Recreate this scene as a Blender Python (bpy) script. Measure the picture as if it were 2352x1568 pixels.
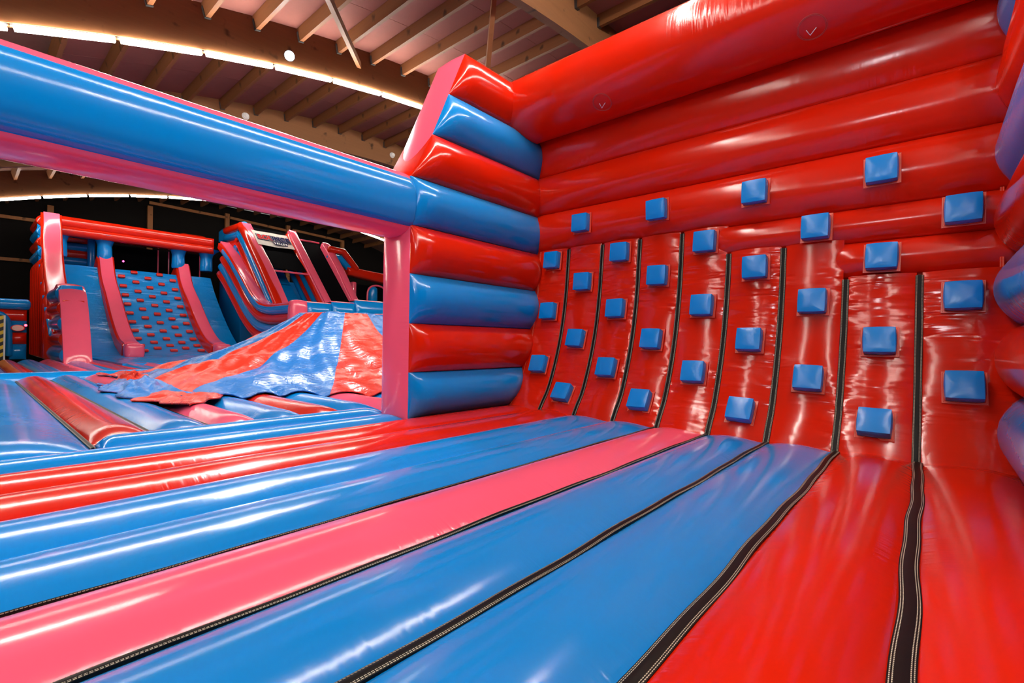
import bpy, bmesh, math, random
import numpy as np
from mathutils import Matrix, Vector

random.seed(4)
rng = np.random.default_rng(4)
for o in list(bpy.data.objects):
    bpy.data.objects.remove(o)
sc = bpy.context.scene
col = sc.collection

# ------------------------------------------------------------------ camera
# metres; X runs along the climbing wall (left to right), Y into it, the bounce floor is z = 0
F_PX, ROLL, YAW, H = 1100.0, math.radians(0.83), math.radians(41.0), 1.0
FW = np.array([-math.sin(YAW), math.cos(YAW), 0.0])
R0 = np.array([math.cos(YAW), math.sin(YAW), 0.0])
U0 = np.array([0.0, 0.0, 1.0])
RT = R0 * math.cos(ROLL) + U0 * math.sin(ROLL)
UP = -R0 * math.sin(ROLL) + U0 * math.cos(ROLL)
cd = bpy.data.cameras.new('camera')
cam = bpy.data.objects.new('camera', cd)
col.objects.link(cam)
cd.sensor_width = 36.0
cd.lens = F_PX / 2352.0 * 36.0
cd.clip_end = 200.0
cam.matrix_world = Matrix(((RT[0], UP[0], -FW[0], 0), (RT[1], UP[1], -FW[1], 0), (RT[2], UP[2], -FW[2], H), (0, 0, 0, 1)))
sc.camera = cam
# ------------------------------------------------------------------ world, exposure
w = bpy.data.worlds.new('world')
sc.world = w
w.use_nodes = True
w.node_tree.nodes['Background'].inputs[0].default_value = (0.5, 0.45, 0.42, 1)
w.node_tree.nodes['Background'].inputs[1].default_value = 0.3
sc.view_settings.view_transform = 'Standard'
sc.view_settings.look = 'None'
sc.view_settings.gamma = 1.0
sc.view_settings.use_curve_mapping = False
sc.view_settings.exposure = 1.1
sc.cycles.use_denoising = True
sc.cycles.use_light_tree = False
sc.cycles.max_bounces = 5
sc.cycles.diffuse_bounces = 3
sc.cycles.glossy_bounces = 3
sc.cycles.transmission_bounces = 2
sc.cycles.caustics_reflective = False
sc.cycles.caustics_refractive = False
sc.cycles.adaptive_threshold = 0.05
TUBE_POWER = 60.0        # emission of the tube lights
FLOOD_POWER = 900.0      # watts of each round flood lamp

# ------------------------------------------------------------------ measuring helpers
def ray(x, y):
    return FW + RT * (x - 1176.0) / F_PX - UP * (y - 784.0) / F_PX
CAM = np.array([0, 0, H])
def onX(x, y, X):
    d = ray(x, y); return CAM + d * (X / d[0])
def onY(x, y, Y):
    d = ray(x, y); return CAM + d * (Y / d[1])
def onZ(x, y, z=0.0):
    d = ray(x, y); return CAM + d * ((z - H) / d[2])

# ------------------------------------------------------------------ materials
def nt_new(name):
    m = bpy.data.materials.new(name)
    m.use_nodes = True
    nt = m.node_tree
    return m, nt, nt.nodes['Principled BSDF']
def N(nt, t, **kw):
    n = nt.nodes.new(t)
    for k, v in kw.items():
        setattr(n, k, v)
    return n
def math_n(nt, op, a, b=None, c=None, clamp=False):
    n = N(nt, 'ShaderNodeMath', operation=op, use_clamp=clamp)
    for i, v in enumerate((a, b, c)):
        if v is None:
            continue
        if isinstance(v, (int, float)):
            n.inputs[i].default_value = v
        else:
            nt.links.new(v, n.inputs[i])
    return n.outputs[0]
def noise(nt, vec, scale, detail=2.0, rough=0.5, dist=0.0):
    n = N(nt, 'ShaderNodeTexNoise')
    n.inputs['Scale'].default_value = scale
    n.inputs['Detail'].default_value = detail
    n.inputs['Roughness'].default_value = rough
    n.inputs['Distortion'].default_value = dist
    nt.links.new(vec, n.inputs['Vector'])
    return n.outputs['Fac']

def pvc(name, colr, rough=0.16, seam=0.5, mid=0.05, crumple=0.035, coat=0.0, fine=0.35, fu=13.0):
    """shiny tarpaulin: fine wrinkles running away from the seams (uv: metres along, 0..1 across)"""
    m, nt, b = nt_new(name)
    L = nt.links.new
    uv = N(nt, 'ShaderNodeUVMap').outputs[0]
    sep = N(nt, 'ShaderNodeSeparateXYZ'); L(uv, sep.inputs[0])
    info = N(nt, 'ShaderNodeObjectInfo')
    rnd = math_n(nt, 'MULTIPLY', info.outputs['Random'], 50.0)
    def vec(su, sv):
        c = N(nt, 'ShaderNodeCombineXYZ')
        L(math_n(nt, 'MULTIPLY', sep.outputs[0], su), c.inputs[0])
        L(math_n(nt, 'MULTIPLY', sep.outputs[1], sv), c.inputs[1])
        L(rnd, c.inputs[2])
        return c.outputs[0]
    wv = math_n(nt, 'ABSOLUTE', math_n(nt, 'MULTIPLY_ADD', sep.outputs[1], 2.0, -1.0))
    edge = math_n(nt, 'POWER', math_n(nt, 'MULTIPLY_ADD', wv, 1.6, -0.6, clamp=True), 1.6)
    mask = math_n(nt, 'MULTIPLY_ADD', edge, 1.0, mid)
    n1 = noise(nt, vec(fu, 1.1), 1.0, 1.5, 0.55, 0.3)
    n2 = noise(nt, vec(48.0, 1.6), 1.0, 1.0, 0.5)
    patch = noise(nt, vec(1.2, 0.9), 1.0, 0.0)
    patch = math_n(nt, 'MULTIPLY_ADD', patch, 3.0, -0.9, clamp=True)
    h1 = math_n(nt, 'MULTIPLY', math_n(nt, 'MULTIPLY_ADD', n2, fine, n1), math_n(nt, 'MULTIPLY', mask, patch))
    tc = N(nt, 'ShaderNodeTexCoord')
    mp = N(nt, 'ShaderNodeVectorMath', operation='ADD')
    L(tc.outputs['Object'], mp.inputs[0])
    cx = N(nt, 'ShaderNodeCombineXYZ'); L(rnd, cx.inputs[0]); L(rnd, cx.inputs[2])
    L(cx.outputs[0], mp.inputs[1])
    n3 = noise(nt, mp.outputs[0], 5.0, 2.0, 0.6, 0.8)
    hh = math_n(nt, 'ADD', math_n(nt, 'MULTIPLY', h1, seam), math_n(nt, 'MULTIPLY', n3, crumple))
    bump = N(nt, 'ShaderNodeBump')
    bump.inputs['Strength'].default_value = 1.0
    bump.inputs['Distance'].default_value = 0.012
    L(hh, bump.inputs['Height'])
    L(bump.outputs[0], b.inputs['Normal'])
    L(bump.outputs[0], b.inputs['Coat Normal'])
    # scuffs and handling marks vary the gloss and very slightly the colour
    sc1 = noise(nt, mp.outputs[0], 2.3, 3.0, 0.6)
    L(math_n(nt, 'MULTIPLY_ADD', sc1, 0.12, rough - 0.06), b.inputs['Roughness'])
    mix = N(nt, 'ShaderNodeMix', data_type='RGBA')
    mix.inputs[6].default_value = (*colr, 1)
    mix.inputs[7].default_value = tuple(0.93 * c + 0.006 for c in colr) + (1,)
    L(math_n(nt, 'MULTIPLY_ADD', sc1, 2.0, -0.7, clamp=True), mix.inputs[0])
    L(mix.outputs[2], b.inputs['Base Color'])
    b.inputs['Specular IOR Level'].default_value = 0.5
    b.inputs['Coat Weight'].default_value = coat
    b.inputs['Coat Roughness'].default_value = 0.12
    return m

RED = (0.66, 0.014, 0.0015)
BLUE = (0.000, 0.240, 0.690)
PINK = (0.95, 0.115, 0.210)
M = {}
M['red'] = pvc('red_pvc', RED)
M['blue'] = pvc('blue_pvc', BLUE)
M['pink'] = pvc('pink_pvc', PINK)
M['red_wall'] = pvc('red_wall_pvc', RED, rough=0.17, seam=0.8, mid=0.08, crumple=0.07)
M['red_ramp'] = pvc('red_ramp_pvc', RED, rough=0.15, seam=3.0, mid=0.6, crumple=0.06, fine=0.05, fu=9.0)
M['blue_ramp'] = pvc('blue_ramp_pvc', BLUE, rough=0.2, seam=5.0, mid=0.7, crumple=0.8, fine=0.05, fu=5.0)
M['red_slack'] = pvc('red_slack_pvc', (0.70, 0.030, 0.010), rough=0.27, seam=1.6, mid=0.9, crumple=1.5)
M['blue_slack'] = pvc('blue_slack_pvc', (0.010, 0.17, 0.54), rough=0.27, seam=1.6, mid=0.9, crumple=1.5)
M['block_blue'] = pvc('block_blue_pvc', (0.000, 0.25, 0.76), rough=0.25, seam=0.0, mid=0.0, crumple=0.35)
M['block_red'] = pvc('block_red_pvc', (0.62, 0.012, 0.006), rough=0.3, seam=0.0, mid=0.0, crumple=0.1)

def plain(name, colr, rough=0.5, spec=0.4, nz=None, metal=0.0):
    m, nt, b = nt_new(name)
    b.inputs['Roughness'].default_value = rough
    b.inputs['Specular IOR Level'].default_value = spec
    b.inputs['Metallic'].default_value = metal
    tc = N(nt, 'ShaderNodeTexCoord')
    f = noise(nt, tc.outputs['Object'], nz or 6.0, 4.0, 0.6)
    mix = N(nt, 'ShaderNodeMix', data_type='RGBA')
    mix.inputs[6].default_value = tuple(c * 0.82 for c in colr) + (1,)
    mix.inputs[7].default_value = tuple(min(1, c * 1.15) for c in colr) + (1,)
    nt.links.new(f, mix.inputs[0])
    nt.links.new(mix.outputs[2], b.inputs['Base Color'])
    return m
def wood(name, c1, c2, axis=0):
    m, nt, b = nt_new(name)
    tc = N(nt, 'ShaderNodeTexCoord')
    mp = N(nt, 'ShaderNodeMapping')
    s = [14.0, 14.0, 14.0]; s[axis] = 0.7
    mp.inputs['Scale'].default_value = s
    nt.links.new(tc.outputs['Object'], mp.inputs[0])
    info = N(nt, 'ShaderNodeObjectInfo')
    f = noise(nt, mp.outputs[0], 1.0, 4.0, 0.6, 0.8)
    k = noise(nt, tc.outputs['Object'], 3.0, 2.0)
    kn = math_n(nt, 'MULTIPLY_ADD', k, 8.0, -5.1, clamp=True)
    mix = N(nt, 'ShaderNodeMix', data_type='RGBA')
    mix.inputs[6].default_value = (*c1, 1); mix.inputs[7].default_value = (*c2, 1)
    nt.links.new(math_n(nt, 'MULTIPLY_ADD', info.outputs['Random'], 0.35, math_n(nt, 'MULTIPLY', f, 0.75)), mix.inputs[0])
    m2 = N(nt, 'ShaderNodeMix', data_type='RGBA')
    nt.links.new(kn, m2.inputs[0])
    nt.links.new(mix.outputs[2], m2.inputs[6])
    m2.inputs[7].default_value = tuple(0.35 * c for c in c1) + (1,)
    nt.links.new(m2.outputs[2], b.inputs['Base Color'])
    b.inputs['Roughness'].default_value = 0.6
    b.inputs['Specular IOR Level'].default_value = 0.25
    return m
def emit(name, colr, strength):
    m, nt, b = nt_new(name)
    b.inputs['Base Color'].default_value = (0.9, 0.9, 0.9, 1)
    b.inputs['Emission Color'].default_value = (*colr, 1)
    b.inputs['Emission Strength'].default_value = strength
    return m
def stitched(name, base, thread, lines, rough=0.5, pitch=0.012, across=True):
    """webbing with dashed rows of thread (uv: metres along, 0..1 across)"""
    m, nt, b = nt_new(name)
    L = nt.links.new
    sep = N(nt, 'ShaderNodeSeparateXYZ'); L(N(nt, 'ShaderNodeUVMap').outputs[0], sep.inputs[0])
    tot = None
    for v, hw in lines:
        d = math_n(nt, 'ABSOLUTE', math_n(nt, 'SUBTRACT', sep.outputs[1], v))
        t = math_n(nt, 'LESS_THAN', d, hw)
        tot = t if tot is None else math_n(nt, 'MAXIMUM', tot, t)
    dash = math_n(nt, 'LESS_THAN', math_n(nt, 'FRACT', math_n(nt, 'DIVIDE', sep.outputs[0], pitch)), 0.72)
    tc = N(nt, 'ShaderNodeTexCoord')
    nz = noise(nt, tc.outputs['Object'], 40.0, 3.0)
    base2 = N(nt, 'ShaderNodeMix', data_type='RGBA')
    base2.inputs[6].default_value = tuple(0.7 * c for c in base) + (1,)
    base2.inputs[7].default_value = tuple(1.5 * c for c in base) + (1,)
    L(nz, base2.inputs[0])
    mix = N(nt, 'ShaderNodeMix', data_type='RGBA')
    L(math_n(nt, 'MULTIPLY', tot, dash), mix.inputs[0])
    L(base2.outputs[2], mix.inputs[6])
    mix.inputs[7].default_value = (*thread, 1)
    L(mix.outputs[2], b.inputs['Base Color'])
    b.inputs['Roughness'].default_value = rough
    b.inputs['Specular IOR Level'].default_value = 0.15
    return m
M['zip'] = stitched('black_webbing', (0.006, 0.0055, 0.005), (0.55, 0.50, 0.38), [(0.09, 0.022), (0.20, 0.022), (0.80, 0.022), (0.91, 0.022)], 0.42)
M['seam'] = stitched('red_seam_tape', RED, (0.85, 0.42, 0.26), [(0.22, 0.06), (0.72, 0.06)], 0.35, 0.01)
def flange_mat():
    m, nt, b = nt_new('stitched_flange')
    L = nt.links.new
    sep = N(nt, 'ShaderNodeSeparateXYZ'); L(N(nt, 'ShaderNodeUVMap').outputs[0], sep.inputs[0])
    a = math_n(nt, 'ABSOLUTE', math_n(nt, 'MULTIPLY_ADD', sep.outputs[0], 2.0, -1.0))
    c = math_n(nt, 'ABSOLUTE', math_n(nt, 'MULTIPLY_ADD', sep.outputs[1], 2.0, -1.0))
    mx = math_n(nt, 'MAXIMUM', a, c)
    l1 = math_n(nt, 'LESS_THAN', math_n(nt, 'ABSOLUTE', math_n(nt, 'SUBTRACT', mx, 0.955)), 0.014)
    l2 = math_n(nt, 'LESS_THAN', math_n(nt, 'ABSOLUTE', math_n(nt, 'SUBTRACT', mx, 0.89)), 0.014)
    mix = N(nt, 'ShaderNodeMix', data_type='RGBA')
    L(math_n(nt, 'MAXIMUM', l1, l2), mix.inputs[0])
    mix.inputs[6].default_value = (*RED, 1); mix.inputs[7].default_value = (0.85, 0.22, 0.13, 1)
    L(mix.outputs[2], b.inputs['Base Color'])
    b.inputs['Roughness'].default_value = 0.3
    return m
M['flange'] = flange_mat()
M['cord'] = plain('white_cord', (0.85, 0.84, 0.80), 0.6)
M['thread'] = plain('pale_thread', (0.55, 0.10, 0.08), 0.6)
M['purlin'] = wood('purlin_timber', (0.12, 0.042, 0.013), (0.20, 0.075, 0.026), 0)
M['glulam'] = wood('glulam_timber', (0.15, 0.060, 0.022), (0.22, 0.093, 0.036), 1)
M['post'] = wood('post_timber', (0.16, 0.055, 0.015), (0.24, 0.09, 0.025), 2)
M['panel'] = plain('ceiling_board', (0.23, 0.088, 0.072), 0.8, 0.2, 1.2)
M['deck'] = plain('roof_deck', (0.16, 0.08, 0.06), 0.9, 0.1)
M['steel'] = plain('dark_steel', (0.035, 0.034, 0.034), 0.5, 0.5, 20)
M['blackwall'] = plain('black_wall_sheet', (0.005, 0.004, 0.0035), 0.8, 0.06, 0.6)
M['concrete'] = plain('concrete_floor', (0.16, 0.15, 0.145), 0.8, 0.3, 1.5)
M['paintwall'] = plain('grey_brown_wall', (0.20, 0.17, 0.15), 0.85, 0.2, 0.8)
M['net'] = plain('black_netting', (0.003, 0.003, 0.004), 0.9, 0.02, 9)
M['banner'] = plain('white_banner_cloth', (0.78, 0.72, 0.66), 0.6, 0.3, 3)
M['navy'] = plain('navy_print', (0.010, 0.014, 0.09), 0.7, 0.05)
M['redprint'] = plain('red_print', (0.62, 0.018, 0.02), 0.7, 0.05)
M['white'] = plain('white_plastic', (0.8, 0.8, 0.79), 0.4)
M['yellow'] = plain('yellow_print', (0.80, 0.52, 0.02), 0.4)
M['blackprint'] = plain('black_print', (0.01, 0.01, 0.01), 0.4)
M['tube_light'] = emit('tube_light_glow', (1.0, 0.93, 0.82), TUBE_POWER)
M['tube_light_far'] = emit('far_tube_light_glow', (1.0, 0.93, 0.82), TUBE_POWER * 0.45)
M['flood'] = emit('flood_lens_glow', (0.85, 0.92, 1.0), 60.0)
M['led_red'] = emit('red_led_glow', (1.0, 0.02, 0.04), 7.0)
M['led_pink'] = emit('pink_led_glow', (1.0, 0.03, 0.30), 7.0)

# ------------------------------------------------------------------ object helpers
def tag(o, label=None, cat=None, group=None, kind=None):
    for k, v in (('label', label), ('category', cat), ('group', group), ('kind', kind)):
        if v:
            o[k] = v
    return o
def thing(name, loc, label, cat, group=None):
    o = bpy.data.objects.new(name, None)
    o.empty_display_size = 0.2
    o.location = loc
    col.objects.link(o)
    bpy.context.view_layer.update
    return tag(o, label, cat, group)
ORIG = {}
def put(name, me, parent=None, mats=None):
    """link a mesh given in world coordinates; parts keep their place under their thing"""
    o = bpy.data.objects.new(name, me)
    if mats:
        for m in mats:
            me.materials.append(m)
    col.objects.link(o)
    if parent is not None:
        o.parent = parent
        p, off = parent, Vector((0, 0, 0))
        while p is not None:
            off += Vector(p.location)
            p = p.parent
        o.location = -off
    return o
def mesh_np(name, V, Fq, uv=None, matidx=None, smooth=True, sharp=None):
    me = bpy.data.meshes.new(name)
    V = np.asarray(V, float)
    me.from_pydata(V.tolist(), [], [tuple(int(i) for i in f) for f in Fq])
    if uv is not None:
        lay = me.uv_layers.new(name='UVMap')
        li = np.zeros(len(me.loops), dtype=np.int32)
        me.loops.foreach_get('vertex_index', li)
        lay.data.foreach_set('uv', np.asarray(uv, float)[li].ravel())
    if matidx is not None:
        me.polygons.foreach_set('material_index', np.asarray(matidx, dtype=np.int32))
    me.polygons.foreach_set('use_smooth', np.full(len(me.polygons), smooth))
    if smooth and sharp:
        me.set_sharp_from_angle(angle=math.radians(sharp))
    me.update()
    return me

def catmull(P, n):
    P = np.asarray(P, float)
    Q = np.vstack([2 * P[0] - P[1], P, 2 * P[-1] - P[-2]])
    out = []
    segs = len(P) - 1
    for k in range(n):
        t = k / (n - 1) * segs
        i = min(int(t), segs - 1); f = t - i
        p0, p1, p2, p3 = Q[i], Q[i + 1], Q[i + 2], Q[i + 3]
        out.append(0.5 * (2 * p1 + (p2 - p0) * f + (2 * p0 - 5 * p1 + 4 * p2 - p3) * f * f + (3 * p1 - p0 - 3 * p2 + p3) * f ** 3))
    return np.array(out)
def usamp(Ln, er, ds):
    """positions 0..1 along a length, denser where the ends round off"""
    s = set(np.linspace(0, Ln, max(3, int(Ln / ds) + 1)).round(5).tolist())
    for k, e in enumerate(er):
        if e > 0:
            for a in np.linspace(0, math.pi / 2, 9):
                d = e * (1 - math.cos(a))
                s.add(round(d if k == 0 else Ln - d, 5))
    return np.array(sorted(s)) / Ln

def strip(name, A, B, Nn, bulge, thick, mats, parent, er=(0, 0), nv=15, p=0.85, back=0.0, wob=0.0, end_p=2.0):
    """closed inflated panel between the edge lines A and B, bulging along Nn.
    mats = one material, or (face, sides) ; returns the object"""
    A = np.asarray(A, float); B = np.asarray(B, float); n = len(A)
    Nn = np.asarray(Nn, float)
    if Nn.ndim == 1:
        Nn = np.tile(Nn, (n, 1))
    mid = (A + B) / 2
    Ls = np.concatenate([[0], np.cumsum(np.linalg.norm(np.diff(mid, axis=0), axis=1))])
    T = Ls[-1]
    g = np.ones(n)
    if er[0] > 0:
        g *= np.sqrt(np.clip(1 - (1 - np.clip(Ls / er[0], 0, 1)) ** end_p, 0, 1))
    if er[1] > 0:
        g *= np.sqrt(np.clip(1 - (1 - np.clip((T - Ls) / er[1], 0, 1)) ** end_p, 0, 1))
    if wob:
        ph = rng.uniform(0, 6.28, 3)
        g *= 1 + wob * (np.sin(Ls * 1.7 + ph[0]) + 0.6 * np.sin(Ls * 3.9 + ph[1]) + 0.4 * np.sin(Ls * 8.3 + ph[2])) / 2
    v = (1 - np.cos(np.linspace(0, math.pi, nv))) / 2
    prof = np.clip(1 - (2 * v - 1) ** 2, 0, 1) ** p
    base = A[:, None, :] * (1 - v)[None, :, None] + B[:, None, :] * v[None, :, None]
    Fr = base + Nn[:, None, :] * (bulge * g[:, None] * prof[None, :])[:, :, None]
    Bk = base - Nn[:, None, :] * (thick + back * g[:, None] * prof[None, :])[:, :, None]
    V = np.concatenate([Fr.reshape(-1, 3), Bk.reshape(-1, 3)])
    UVf = np.stack(np.broadcast_arrays(Ls[:, None], v[None, :]), -1).reshape(-1, 2)
    UV = np.concatenate([UVf, UVf])
    idx = np.arange(n * nv).reshape(n, nv)
    q = np.stack([idx[:-1, :-1], idx[1:, :-1], idx[1:, 1:], idx[:-1, 1:]], -1).reshape(-1, 4)
    i0 = n // 2
    nrm = np.cross(A[min(i0 + 1, n - 1)] - A[i0 - 1], B[i0] - A[i0])
    flip = np.dot(nrm, Nn[i0]) < 0
    qb = q[:, ::-1] + n * nv
    if flip:
        q, qb = q[:, ::-1], qb[:, ::-1]
    ring = np.concatenate([idx[:, 0], idx[-1, 1:], idx[-2::-1, -1], idx[0, -2:0:-1]])
    r2 = np.roll(ring, -1)
    s = np.stack([ring, r2, r2 + n * nv, ring + n * nv], -1)
    if not flip:
        s = s[:, ::-1]
    Fq = np.concatenate([q, qb, s])
    two = isinstance(mats, (tuple, list))
    mi = np.concatenate([np.zeros(len(q)), np.full(len(qb) + len(s), 1 if two else 0)])
    me = mesh_np(name, V, Fq, UV, mi, True, 50)
    return put(name, me, parent, [M[k] for k in (mats if two else (mats,))])
def panel(name, P00, P10, P01, P11, Nn, bulge, thick, mats, parent, er=(0, 0), ds=0.12, **kw):
    """flat quad panel: edge A runs P00 -> P10, edge B runs P01 -> P11"""
    P00, P10, P01, P11 = (np.asarray(q, float) for q in (P00, P10, P01, P11))
    Ln = np.linalg.norm((P10 + P11) / 2 - (P00 + P01) / 2)
    u = usamp(Ln, er, ds)[:, None]
    return strip(name, P00 + (P10 - P00) * u, P01 + (P11 - P01) * u, Nn, bulge, thick, mats, parent, er=er, **kw)
def tube(name, path, r, mat, parent, n=14, res=None, cap=True, sq=2.0, smooth_path=True):
    """round tube swept along a path, with domed ends; r may vary along it"""
    P = np.asarray(path, float)
    if smooth_path and len(P) > 2:
        P = catmull(P, res or (len(P) - 1) * 6 + 1)
    m = len(P)
    R = np.interp(np.linspace(0, 1, m), np.linspace(0, 1, np.size(r)), np.atleast_1d(r)) if np.size(r) > 1 else np.full(m, float(r))
    T = np.gradient(P, axis=0); T /= np.linalg.norm(T, axis=1)[:, None]
    ref = np.array([0, 0, 1.0]) if abs(T[m // 2][2]) < 0.9 else np.array([1.0, 0, 0])
    if cap:
        k = np.linspace(0, math.pi / 2, 5)[:-1]
        a0 = np.array([P[0] - T[0] * R[0] * 0.55 * math.cos(x) for x in k]); r0 = np.array([R[0] * max(math.sin(x), 0.02) for x in k])
        a1 = np.array([P[-1] + T[-1] * R[-1] * 0.55 * math.cos(x) for x in k[::-1]]); r1 = np.array([R[-1] * max(math.sin(x), 0.02) for x in k[::-1]])
        P = np.vstack([a0, P, a1]); R = np.concatenate([r0, R, r1])
        T = np.vstack([np.tile(T[0], (4, 1)), T, np.tile(T[-1], (4, 1))])
        m = len(P)
    S = np.cross(T, ref); S /= np.linalg.norm(S, axis=1)[:, None]
    W = np.cross(S, T)
    a = np.linspace(0, 2 * math.pi, n, endpoint=False)
    V = P[:, None, :] + R[:, None, None] * (np.cos(a)[None, :, None] * S[:, None, :] + np.sin(a)[None, :, None] * W[:, None, :])
    idx = np.arange(m * n).reshape(m, n)
    nx = np.roll(idx, -1, axis=1)
    q = np.stack([idx[:-1], nx[:-1], nx[1:], idx[1:]], -1).reshape(-1, 4)[:, ::-1]
    Fq = [tuple(f) for f in q] + [tuple(idx[0]), tuple(idx[-1][::-1])]
    Ls = np.concatenate([[0], np.cumsum(np.linalg.norm(np.diff(P, axis=0), axis=1))])
    UV = np.stack(np.broadcast_arrays(Ls[:, None], (0.5 + 0.32 * np.cos(a))[None, :]), -1).reshape(-1, 2)
    me = mesh_np(name, V.reshape(-1, 3), Fq, UV, None, True, 60)
    return put(name, me, parent, [M[mat]])
def box_mesh(name, c, s, bevel=0.0, seg=2):
    bm = bmesh.new()
    bmesh.ops.create_cube(bm, size=1.0)
    for vv in bm.verts:
        vv.co = Vector((vv.co.x * s[0] + c[0], vv.co.y * s[1] + c[1], vv.co.z * s[2] + c[2]))
    if bevel:
        bmesh.ops.bevel(bm, geom=list(bm.edges), offset=bevel, segments=seg, affect='EDGES', profile=0.5)
    me = bpy.data.meshes.new(name)
    bm.to_mesh(me); bm.free()
    if bevel:
        me.polygons.foreach_set('use_smooth', np.full(len(me.polygons), True))
        me.set_sharp_from_angle(angle=math.radians(40))
    return me
def box(name, c, s, mat, parent=None, bevel=0.0, seg=2):
    return put(name, box_mesh(name, c, s, bevel, seg), parent, [M[mat]])
def puff_box(name, sx, sy, sz, r, puff, n=9):
    """inflated cushion block: rounded edges, faces blown out; sits on z = 0, front face up"""
    V, Fq, UV = [], [], []
    t = np.linspace(-1, 1, n)
    h = np.array([sx / 2, sy / 2, sz / 2])
    for ax in range(3):
        for sg in (-1, 1):
            o0 = len(V)
            for a in t:
                for b in t:
                    p = np.zeros(3)
                    p[ax] = sg; p[(ax + 1) % 3] = a; p[(ax + 2) % 3] = b
                    q = p * h
                    inner = np.clip(q, -(h - r), h - r)
                    d = q - inner
                    L = np.linalg.norm(d)
                    q = inner + d / L * r if L > 1e-9 else q
                    if not (ax == 2 and sg < 0):
                        q[ax] += sg * puff * ((1 - a * a) * (1 - b * b)) ** 0.8
                    V.append(q + np.array([0, 0, h[2]])); UV.append(((a + 1) / 2, (b + 1) / 2))
            for i in range(n - 1):
                for j in range(n - 1):
                    f = (o0 + i * n + j, o0 + (i + 1) * n + j, o0 + (i + 1) * n + j + 1, o0 + i * n + j + 1)
                    Fq.append(f if sg > 0 else f[::-1])
    me = mesh_np(name, V, Fq, UV)
    bm = bmesh.new(); bm.from_mesh(me)
    bmesh.ops.remove_doubles(bm, verts=list(bm.verts), dist=1e-5)
    bm.to_mesh(me); bm.free()
    me.polygons.foreach_set('use_smooth', np.full(len(me.polygons), True))
    me.set_sharp_from_angle(angle=math.radians(38))
    return me
def shared(name, me, parent, mw, mat=None):
    """another object on the same mesh; mw = wanted world matrix"""
    o = bpy.data.objects.new(name, me)
    col.objects.link(o)
    if mat and not me.materials:
        me.materials.append(M[mat])
    off = Vector((0, 0, 0))
    p = parent
    o.parent = parent
    if p is not None:
        inv = Matrix.Identity(4)
        chain = []
        while p is not None:
            chain.append(p); p = p.parent
        for q in chain[::-1]:
            inv = inv @ q.matrix_basis
        o.matrix_basis = inv.inverted() @ mw
    else:
        o.matrix_basis = mw
    return o
def frame(o, x, y, z):
    return Matrix(((x[0], y[0], z[0], o[0]), (x[1], y[1], z[1], o[1]), (x[2], y[2], z[2], o[2]), (0, 0, 0, 1)))

# ================================================================== THE HALL
YC, ZC, RB = 12.83, -28.20, 36.70       # the roof arch: circle of the beams' undersides
XW = -34.1                              # far wall
def arch_pt(Y, d=0.0):
    return ZC + math.sqrt((RB + d) ** 2 - (Y - YC) ** 2)
Y_LO, Y_HI = -8.0, 33.6
fl = put('floor', box_mesh('floor', ((XW + 14) / 2, 12.8, -0.65), (14 - XW + 0.4, 43, 0.2)), None, [M['concrete']])
tag(fl, 'grey hall floor under the inflatables', None, None, 'structure')
wl = put('wall_left', box_mesh('wall_left', (XW - 0.15, 12.8, 4.3), (0.3, 43, 10.2)), None, [M['blackwall']])
tag(wl, 'black sheeted end wall with orange timber posts behind the slides', None, None, 'structure')
wr = put('wall_right', box_mesh('wall_right', (14.15, 12.8, 4.3), (0.3, 43, 10.2)), None, [M['paintwall']])
tag(wr, 'plain end wall of the hall', None, None, 'structure')
for nm, y in (('wall_back', Y_LO - 0.25), ('wall_front', Y_HI + 0.25)):
    o = put(nm, box_mesh(nm, ((XW + 14) / 2, y, 1.2), (14 - XW, 0.3, 3.6)), None, [M['paintwall']])
    tag(o, 'low side wall of the hall', None, None, 'structure')
# posts and rails on the black wall
for px in (115, 343, 520, 660, 785):
    Y = onX(px, 500, XW)[1]
    zt = arch_pt(Y, 0.3)
    put('timber_post', box_mesh('timber_post', (XW + 0.12, Y, zt / 2 - 0.2), (0.2, 0.24, zt + 0.7)), wl, [M['post']])
Ys_post = [onX(px, 500, XW)[1] for px in (115, 343, 520, 660, 785)]
def rail(Ya, za, Yb, zb):
    a = np.array([XW + 0.1, Ya, za]); b = np.array([XW + 0.1, Yb, zb])
    L = np.linalg.norm(b - a); d = (b - a) / L; up = np.cross([1, 0, 0], d)
    me = box_mesh('timber_rail', (0, 0, 0), (L, 0.1, 0.16))
    me.materials.append(M['post'])
    shared('timber_rail', me, wl, frame((a + b) / 2, d, np.array([-1.0, 0, 0]), np.cross(d, np.array([-1.0, 0, 0]))))
for pa, pb in (((0, 496), (92, 508)), ((0, 594), (78, 600)), ((343, 465), (520, 500)), ((528, 500), (660, 530)), ((672, 528), (790, 555))):
    a, b = onX(*pa, XW + 0.1), onX(*pb, XW + 0.1)
    rail(a[1] - (0.8 if pa[0] == 0 else 0), a[2], b[1], b[2])
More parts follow.
